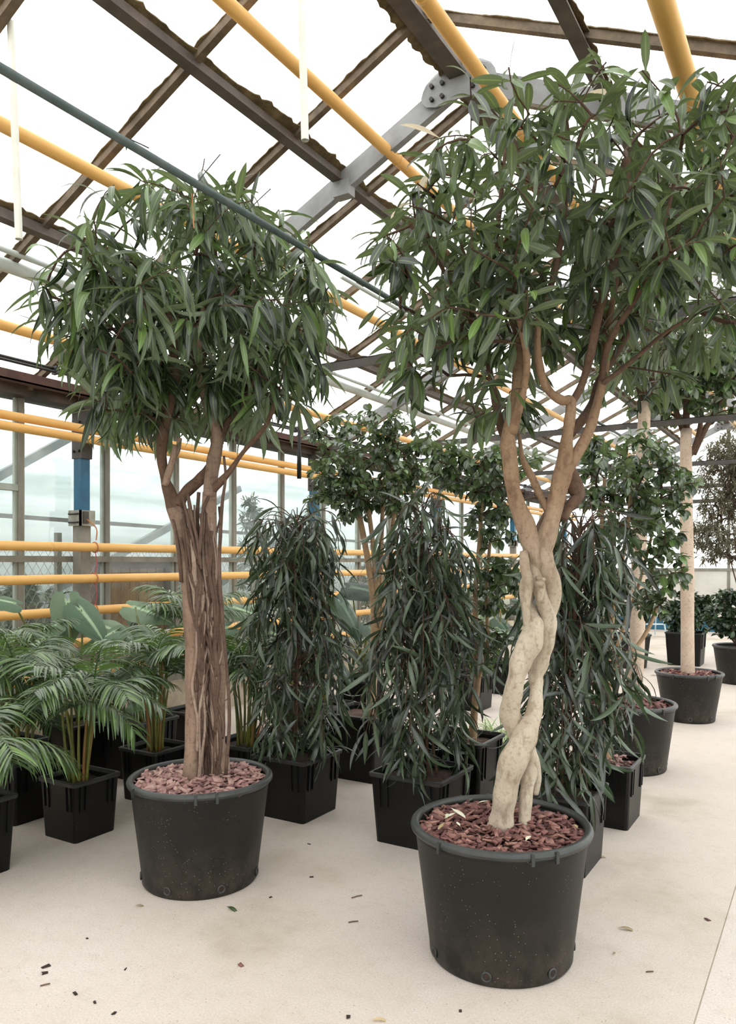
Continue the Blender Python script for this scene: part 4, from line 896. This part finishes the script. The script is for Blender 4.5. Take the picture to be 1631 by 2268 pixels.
# ------------------------------------------------------------------ round-potted trees along the aisle
def aisle_tree(c, R, Rb, H, label, seed, trunk, rt, limbs, bl, n_t, L, tm, m, d, n_ind=220):
    rng = np.random.default_rng(seed); th = thing('potted_ficus_tree', c, label, 'tree')
    _, zt = round_pot(th, c, R, Rb, H); mulch(th, c, R * .88, zt, 'chipred', rng, 300, 0, (.025, .055))
    limb(th, SX(d, *trunk), rt[0] * d / FPX, rt[1] * d / FPX, 'palebark', rng, 'trunk', 16, .04, 5); st = []
    for q in limbs: st.append(limb(th, SX(d, *q), 8 * d / FPX, 4 * d / FPX, 'barkbrown', rng, 'limb', 8, .06, 4)[2:])
    crown(th, st, bl, n_t, 6, L, LT[tm], m, rng, grav=.6, n_ind=n_ind, cell=12, hollow=.3); return th
c3 = at(1392, 1600, 5.62); c3[2] = 0
aisle_tree(c3, .34, .265, .485, 'straight-trunked ficus in a charcoal round pot beside the bushy small-leaved ficus', 51,
  [(1404, 1580), (1407, 1500), (1412, 1400), (1416, 1250), (1420, 1100), (1426, 960), (1430, 890)], (19, 13),
  [[(1430, 900), (1410, 840), (1390, 760), (1370, 690)], [(1430, 900), (1450, 830), (1480, 760), (1500, 690)], [(1428, 910), (1425, 820), (1440, 720)]],
  [(1420, 760, 5.62, 130, 130, .55), (1500, 720, 5.62, 110, 130, .5), (1370, 830, 5.62, 70, 70, .4)], 130, (.12, .17), 'A', 'leafA', 5.62)
c4 = at(1527, 1500, 7.32); c4[2] = 0
aisle_tree(c4, .31, .23, .46, 'tall ficus with a straight pale trunk in a charcoal round pot on the open aisle', 52,
  [(1524, 1500), (1524, 1440), (1523, 1300), (1521, 1150), (1520, 1030), (1520, 950)], (15.5, 12.5),
  [[(1521, 970), (1505, 930), (1490, 880), (1470, 820)], [(1520, 960), (1522, 880), (1530, 800)], [(1536, 1005), (1555, 965), (1580, 920), (1610, 860)], [(1524, 1010), (1540, 990), (1552, 940), (1560, 860)]],
  [(1540, 850, 7.3, 130, 75, .6), (1610, 830, 7.3, 100, 90, .6), (1470, 860, 7.3, 80, 70, .5), (1550, 790, 7.3, 110, 60, .6)], 230, (.10, .14), 'D', 'leafD', 7.3)
# compact dark shrubs and the far olive tree
def shrub(c, pot, label, seed, bl, n_t, name='leafy_shrub', m='leafdark', L=(.07, .1), tm='D', n_ind=110, per=7, stems=4):
    rng = np.random.default_rng(seed); th = thing(name, c, label, 'plant')
    if pot[0] == 'sq': square_pot(th, c, pot[1], pot[2], 'soil2')
    elif pot[0] == 'rd': round_pot(th, c, pot[1], pot[1] * .78, pot[2], 'soil2', holes=False)
    ctr = at(bl[0][0], bl[0][1], bl[0][2]); st = []
    for k in range(stems):
        b = np.array([c[0], c[1], pot[2] - .06]) + rng.normal(0, .03, 3) * (1, 1, 0); e = ctr + rng.normal(0, .08, 3)
        st.append(limb(th, [b, b * .5 + e * .5 + rng.normal(0, .03, 3), e], .014, .006, 'twig', rng, 'stem', 6, .05, 4)[2:])
    crown(th, st, bl, n_t, per, L, LT[tm], m, rng, grav=.35, n_ind=n_ind, cell=10, hollow=.35); return th
c = at(1640, 1450, 9.55); c[2] = 0
shrub(c, ('rd', .32, .47), 'dense dark shrub in a charcoal round pot near the far end', 61, [(1625, 1360, 9.55, 60, 60, .34)], 150, L=(.07, .1))
c = at(1520, 1440, 11.3); c[2] = 0
shrub(c, ('sq', .5, .48), 'dark loose shrub in a square pot behind the tall pale trunk', 62, [(1525, 1355, 11.3, 58, 50, .38)], 130, L=(.08, .11))
c = at(1395, 1440, 11.0); c[2] = 0
shrub(c, ('rd', .3, .48), 'shrub in a worn round pot behind the bushy small-leaved ficus', 63, [(1390, 1330, 11.0, 60, 60, .35)], 110)
c = at(1668, 1440, 11.8); c[2] = 0
shrub(c, ('rd', .3, .45), 'greyish fine-leaved olive tree standing near the far end wall', 64, [(1612, 1160, 11.8, 75, 90, .6), (1600, 1060, 11.8, 60, 90, .5), (1625, 1010, 11.8, 60, 70, .5), (1570, 1200, 11.8, 40, 50, .4)], 700, 'olive_tree', 'leafolive', (.08, .12), 'E', 60, 9, 3)

# ------------------------------------------------------------------ palms
def frond(th, base, az, rise, L, drop, rng, m='palm', nl=22, ll=.2, lw=.013):
    """arching feather leaf: rachis + paired leaflets, one mesh"""
    n = 12; o = np.array([math.cos(az), math.sin(az), 0]); t = np.linspace(0, 1, n)
    ang = rise - drop * t ** 1.3; step = L / (n - 1); pts = [np.array(base, float)]
    for i in range(1, n): pts.append(pts[-1] + step * (o * math.cos(ang[i]) + UP * math.sin(ang[i])))
    pts = np.array(pts); mb = MB(); mb.tube(pts, np.linspace(.0055, .0015, n), 4, cap=False); V = list(np.concatenate(mb.V)); F = [list(f) for f in mb.F]; UVd = {}
    sd = np.cross(o, UP)
    for k in range(nl):
        f = .22 + .77 * k / (nl - 1); q = f * (n - 1); i = min(int(q), n - 2); p = pts[i] + (pts[i + 1] - pts[i]) * (q - i); T = nrm(pts[i + 1] - pts[i]); Nn = nrm(np.cross(sd, T))
        lng = ll * (.55 + .75 * math.sin(math.pi * min(1, f * .95) ** .8)) * rng.uniform(.85, 1.12)
        for s_ in (-1, 1):
            d = nrm(T * rng.uniform(.75, 1.0) + sd * s_ * rng.uniform(.85, 1.1) + Nn * rng.uniform(.1, .45)); wv = nrm(np.cross(d, Nn) + rng.normal(0, .2, 3)); b0 = len(V); cur = p.copy(); dd = d
            m_ = 5
            for j in range(m_):
                w = lw * (.35, .9, 1.0, .7, .12)[j]; V.append(cur - wv * w); V.append(cur + wv * w)
                dd = nrm(dd + np.array([0, 0, -.30 * lng / .2])); cur = cur + dd * lng / (m_ - 1)
            for j in range(m_ - 1): a = b0 + 2 * j; F.append([a, a + 1, a + 3, a + 2])
    uv = []
    for f in F:
        for q, v in enumerate(f): uv.append((.2 + .6 * (v % 2), .5))
    return mkobj('frond', V, F, MT[m], th, True, uv)
def palm(c, S, H, label, seed, ncane, hcane, nfr, L, ll=.2, cane='cane', up=(1.4, .55), drop=(1.1, 1.9), pot=True, lean=0):
    rng = np.random.default_rng(seed); c = np.asarray(c, float); th = thing('areca_palm', c, label, 'palm', 'areca palms in square pots')
    if pot: square_pot(th, c, S, H, 'soil2')
    tops = []
    for k in range(ncane):
        a = rng.uniform(0, 6.283); r = S * .16 * math.sqrt(rng.random()); b = c + np.array([math.cos(a) * r, math.sin(a) * r, H - .06]); h = hcane * rng.uniform(.75, 1.1)
        e = b + np.array([math.cos(a) * .05 + rng.normal(0, .02), math.sin(a) * .05 + rng.normal(0, .02), h])
        q = smoothpath([b, (b + e) / 2 + rng.normal(0, .008, 3), e], 4)
        MB().tube(q, np.linspace(.010, .006, len(q)), 7).build('cane', MT['canered'] if rng.random() < .3 else MT[cane], th, True); tops.append(e)
    for k in range(nfr):
        az = 2.4 * k + rng.normal(0, .3); f = k / max(1, nfr - 1); rise = up[0] + (up[1] - up[0]) * f + rng.normal(0, .1)
        frond(th, tops[k % len(tops)] - (0, 0, .03), az, rise, L * rng.uniform(.8, 1.15), rng.uniform(*drop), rng, ll=ll * rng.uniform(.85, 1.15), lw=rng.uniform(.0055, .0085))
    return th
palm(cf(-1.60, 4.26), .3, .325, 'areca palm with yellowish canes in the small square pot beside the rope-rooted tree', 71, 13, .50, 18, .50, .165)
palm(cf(-2.06, 4.58), .38, .36, 'areca palm in a square pot standing behind the two front palms', 72, 9, .5, 16, .52, .17)
palm(cf(-1.95, 3.70), .34, .37, 'areca palm with long low fronds in the foremost pot of the palm row', 73, 9, .34, 14, .52, .19, up=(1.3, .2))
palm(cf(-1.36, 4.92), .32, .33, 'areca palm with green and russet canes behind the round pot', 74, 14, .58, 20, .44, .16, up=(1.4, .6))
palm(cf(-.80, 5.02), .36, .34, 'dense areca palm in a square pot between round pot and weeping column', 75, 15, .52, 20, .42, .16, up=(1.45, .6))
palm(cf(-2.36, 5.05), .34, .34, 'tall areca palm close to the kerb in front of the glass wall', 76, 9, .62, 16, .5, .18)
palm(cf(-1.40, 6.1), .34, .34, 'high areca palm with light fronds reaching up before the brown boards', 77, 8, .8, 14, .55, .18, up=(1.45, .7))

# ------------------------------------------------------------------ elephant ears
def ear_mesh(m, th, p, d, L, nrmv, rng, wid=.72):
    """heart shaped blade hanging from its stalk, with raised veins"""
    d = nrm(d); n = nrm(nrmv - d * np.dot(nrmv, d)); s = np.cross(d, n); nt, nu = 13, 9; V = []; uv = []
    for i in range(nt):
        t = i / (nt - 1); y = -.28 + 1.28 * t
        w = wid / 2 * (math.sin(math.pi * min(1, (t * .9 + .12)) ** .75) ** .8) * (1 if t < .98 else .1)
        notch = max(0, -y / .28)
        for j in range(nu):
            u = -1 + 2 * j / (nu - 1); uu = u
            if notch > 0: uu = math.copysign(.12 + .88 * abs(u), u) if abs(u) > 1e-6 else 0
            x = uu * w; yy = y + (.28 * notch * .9 if abs(u) < .12 else 0)
            z = -.22 * y * y - .12 * (x / wid * 2) ** 2 + .018 * math.sin(u * 9 + t * 14)
            V.append(p + L * (s * x + d * yy + n * z)); uv.append(((u + 1) / 2, t))
    F = np.array([(i * nu + j, i * nu + j + 1, (i + 1) * nu + j + 1, (i + 1) * nu + j) for i in range(nt - 1) for j in range(nu - 1)])
    return mkobj('leaf', np.array(V), F, MT[m], th, True, np.array(uv)[F.ravel()])
def elephant_ear(c, S, H, label, seed, leaves, m='ear', trunk=0):
    rng = np.random.default_rng(seed); th = thing('elephant_ear', c, label, 'plant'); c = np.asarray(c, float)
    square_pot(th, c, S, H, 'soil2'); b = c + np.array([0, 0, H - .06])
    if trunk: limb(th, [b, b + (0, 0, trunk * .5), b + (0, 0, trunk)], .045, .035, 'barkbrown', rng, 'trunk', 10, .12, 4)
    b = b + np.array([0, 0, trunk])
    for px, py, d, L, ax, ay in leaves:
        p = at(px, py, d); o = nrm(RGT * ax + UP * ay + FWD * rng.uniform(-.5, -.1)); mid = (b + p) / 2 + np.array([0, 0, .12]) + rng.normal(0, .02, 3)
        limb(th, [b + rng.normal(0, .015, 3) * (1, 1, 0), mid, p], .011, .006, 'cane', rng, 'stalk', 6, .0, 4)
        ear_mesh(m, th, p, o, L, nrm(UP * .9 - FWD * .6 + rng.normal(0, .2, 3)), rng)
    return th
elephant_ear(cf(-2.1, 5.55), .36, .36, 'elephant ear with a big pointed leaf in front of the blue post', 81,
  [(150, 1335, 5.7, .34, .2, -.9), (180, 1350, 5.65, .33, .55, -.6), (120, 1385, 5.6, .30, -.9, -.25), (225, 1385, 5.8, .30, .9, -.2), (30, 1335, 5.2, .22, -.8, .3)])
elephant_ear(cf(-1.62, 5.45), .38, .40, 'elephant ear with long leaves in front of the brown boards', 82,
  [(300, 1345, 5.9, .34, .95, -.25), (290, 1390, 5.9, .32, .8, -.45), (330, 1410, 5.8, .3, .6, -.6), (250, 1400, 5.7, .3, -.8, -.4), (300, 1550, 5.5, .26, .9, .25)])
elephant_ear(cf(-.6, 6.9), .36, .36, 'elephant ear half hidden behind the first weeping column', 83,
  [(520, 1345, 6.9, .36, .9, -.2), (560, 1340, 7.0, .34, .7, .3), (500, 1390, 6.8, .3, -.8, -.3), (600, 1400, 6.9, .3, .8, -.3)])
elephant_ear(cf(-.06, 7.3), .34, .40, 'dark elephant ear with a stout trunk in a pot behind the fan-stemmed ficus', 84,
  [(740, 1330, 7.3, .42, -.9, -.2), (780, 1300, 7.4, .38, .8, -.1), (760, 1340, 7.1, .42, .4, -.6), (860, 1330, 7.2, .42, .8, -.35), (730, 1420, 7.1, .32, -.9, .1), (900, 1350, 7.3, .38, .9, -.3), (820, 1390, 7.0, .3, .6, -.7)], 'eardark', .22)
elephant_ear(cf(-.33, 6.35), .34, .34, 'low dark-leaved plant in a stickered pot beside the big square pot', 85,
  [(700, 1480, 6.4, .26, -.8, -.2), (740, 1460, 6.3, .26, .5, -.5), (680, 1440, 6.3, .24, -.6, .4)], 'eardark')
elephant_ear(cf(1.06, 7.9), .37, .365, 'leafy split-leaf plant in a slotted square pot before the far pipes', 86,
  [(1040, 1440, 7.9, .22, -.6, -.4), (1070, 1420, 7.8, .22, .5, -.4), (1030, 1410, 7.9, .22, -.3, .6), (1090, 1400, 8.0, .24, .8, .1), (1060, 1380, 7.9, .24, .1, .8)], 'ear')
elephant_ear(cf(1.52, 8.9), .42, .37, 'dark broad-leaved plant in a wide square pot behind the slotted one', 87,
  [(1110, 1380, 8.9, .36, .4, -.5), (1150, 1340, 8.9, .36, .8, -.2), (1080, 1330, 9.0, .36, -.7, -.2), (1120, 1300, 9.0, .34, .2, .6), (1140, 1400, 8.7, .3, .7, -.5), (1060, 1390, 8.9, .3, -.8, -.2)], 'eardark', .12)
for k, (px, d, ytop) in enumerate(((950, 9.4, 1300), (1010, 10.6, 1290), (1180, 11.5, 1290), (1250, 12.5, 1280))):
    c = at(px, 1400, d); c[2] = 0
    shrub(c, ('sq', .42, .38), ['leafy shrub behind the middle weeping column, near the far pipes', 'leafy shrub next to the far blue post', 'leafy shrub behind the braided trunk near the far wall', 'leafy shrub deepest in the row along the glass wall'][k], 90 + k, [(px, 1340, d, 50, 60, .35)], 70, n_ind=60)
# spider plant
c = cf(.98, 5.75); th = thing('spider_plant', c, 'white-striped spider plant in a low pot on the floor', 'plant'); rg = np.random.default_rng(99)
square_pot(th, c, .3, .17, 'soil2', ribs=False)
n = 150; az = rg.uniform(0, 6.283, n); el = rg.uniform(.35, 1.35, n)
foliage(th, np.tile(c + np.array([0, 0, .13]), (n, 1)) + rg.normal(0, .05, (n, 3)) * (1, 1, .1), np.stack([np.cos(az) * np.cos(el), np.sin(az) * np.cos(el), np.sin(el)], 1), rg.uniform(.25, .42, n), LT['S'], MT['spider'], rg, 150, cell=4, rnd=.1)

# ------------------------------------------------------------------ hedge shrubs outside the glass
for k, (y, x, r, h) in enumerate(((2.4, -6.5, .6, 1.35), (3.5, -6.6, .65, 1.25), (4.5, -6.5, .6, 1.2), (5.6, -6.5, .6, 1.15), (6.8, -6.6, .65, 1.2), (8.0, -6.7, .55, 2.3), (9.6, -6.8, .6, 2.4), (11.2, -6.6, .7, 1.4), (13.2, -6.6, .8, 1.5))):
    rng = np.random.default_rng(200 + k); b = np.array([x, y, -.06]); conif = k in (5, 6)
    th = thing('conifer' if conif else 'outdoor_shrub', b, ('dark feathery conifer standing outside the glass wall' if conif else 'dark bush growing outside behind the wire fence'), 'shrub', 'conifers outside the glass' if conif else 'bushes outside the glass')
    st = [limb(th, [b, b + (.02, .03, h * .5), b + (0, .02, h * .9)], .03, .01, 'twig', rng, 'stem', 6, .05, 4)]
    T = []
    for _ in range(200):
        v = nrm(rng.normal(0, 1, 3)); f = rng.random() ** .4
        hh = rng.random(); rr = r * (1 - hh * .85) if conif else r * math.sqrt(max(.05, 1 - (2 * hh - 1) ** 2))
        T.append(b + np.array([v[0] * rr * f, v[1] * rr * f, .15 + hh * h]))
    crown(th, st, None, 0, 9, (.08, .13), LT['E'] if conif else LT['D'], 'hedge', rng, grav=.1, n_ind=0, targets=np.array(T))

# ------------------------------------------------------------------ step ladder at the far end
p = at(1452, 1412, 15.2); p[2] = 0; th = thing('step_ladder', p, 'pale blue step ladder standing by the far end wall', 'ladder')
for s_ in (-.22, .22):
    MB().tube([p + RGT * s_, p + RGT * s_ * .7 + FWD * .25 + UP * 1.12], .016, 8).build('front_rail', MT['ladder'], th)
    MB().tube([p + RGT * s_ + FWD * .6, p + RGT * s_ * .7 + FWD * .27 + UP * 1.1], .013, 8).build('back_leg', MT['ladder'], th)
for k in range(1, 5):
    f = k / 4.2; q = p + FWD * .25 * f + UP * 1.12 * f; w = .22 * (1 - .3 * f); MB().bar(q - RGT * w, q + RGT * w, .09, .022).build('step', MT['ladder'], th)

# ------------------------------------------------------------------ litter on the floor
RL = np.random.default_rng(7)
def litter(name, label, cat, px, py, Lpx, m, ang, tmk='A', group=None, up=.006):
    p = flo(px, py); d = EYE * FPX / (py - HOR); L = Lpx * d / FPX * 1.25; v = RGT * math.cos(ang) + FWD * math.sin(ang)
    o = one_leaf(name, LT[tmk][1], m, p - v * L / 2 + (0, 0, up), v + UP * .22, L, None, 1.3); return tag(o, label, cat, group)
litter('fallen_leaf', 'curled green leaf lying in front of the rope-rooted tree pot', 'leaf', 515, 2016, 30, 'leafB', -.6)
litter('fallen_leaf', 'curled dry leaf on the bare floor beside the braided tree pot', 'leaf', 1390, 2060, 32, 'dry', -.2)
litter('fallen_leaf', 'small curled dry leaf on the floor near the pale slab joint', 'leaf', 1361, 2113, 14, 'dry', .9)
litter('fallen_leaf', 'yellowish leaf scrap lying before the rope-rooted pot on its palm side', 'leaf', 310, 2008, 18, 'dry', .3)
litter('fallen_leaf', 'yellow-green leaf lying alone out on the open concrete', 'leaf', 842, 2262, 34, 'leafyoung', .1)
litter('fallen_leaf', 'pale leaf scrap beside the square pot behind the braided tree', 'leaf', 1335, 1900, 18, 'dry', .2)
litter('fallen_leaf', 'dark leaf scrap on the floor behind the tall straight trunk pot', 'leaf', 1450, 1497, 16, 'barkbrown', .2)
def chip(name, label, cat, px, py, Lpx, m, group=None):
    p = flo(px, py); d = EYE * FPX / (py - HOR); V, F = chip_template(RL); a = RL.uniform(0, 6.28); L = Lpx * d / FPX
    Rm = np.array(Matrix.Rotation(a, 3, 'Z')); return tag(mkobj(name, V @ Rm.T * L + p + (0, 0, L * .1), F, MT[m], None), label, cat, group)
chip('bark_chip', 'single brown bark chip lying out on the open concrete', 'bark chip', 533, 2139, 14, 'chipred')
chip('bark_chip', 'small dark bark chip on the concrete by the slab joint', 'bark chip', 1568, 2038, 12, 'chipred')
for px, py, s_ in ((101, 2142, 17), (100, 2156, 13), (167, 2202, 15), (210, 2221, 11), (252, 2245, 10), (278, 2147, 9), (193, 2079, 6), (772, 2253, 14), (252, 2246, 8), (1020, 2240, 9), (600, 1988, 7), (685, 1870, 8), (690, 1943, 9)):
    chip('soil_crumb', 'small dark soil crumb on the bare concrete', 'crumb', px, py, s_, 'soil2', 'soil crumbs on the concrete')
for px, py, L, lab in ((791, 1988, 26, 'short curved brown twig lying on the concrete between the big pots'), (783, 2044, 22, 'thin straight twig lying on the open concrete'), (100, 2184, 20, 'hair-thin curved stalk on the concrete below the palm pots'), (1440, 2155, 16, 'fine dark twig near the pale slab')):
    p = flo(px, py); d = EYE * FPX / (py - HOR); L = L * d / FPX; th_ = RL.uniform(-.3, .5); v = RGT * math.cos(th_) + FWD * math.sin(th_)
    q = smoothpath([p - v * L / 2 + (0, 0, .004), p + FWD * L * .12 + (0, 0, .004), p + v * L / 2 + (0, 0, .006)], 4)
    tag(MB().tube(q, .0025, 5).build('twig', MT['barkbrown'], None), lab, 'twig')
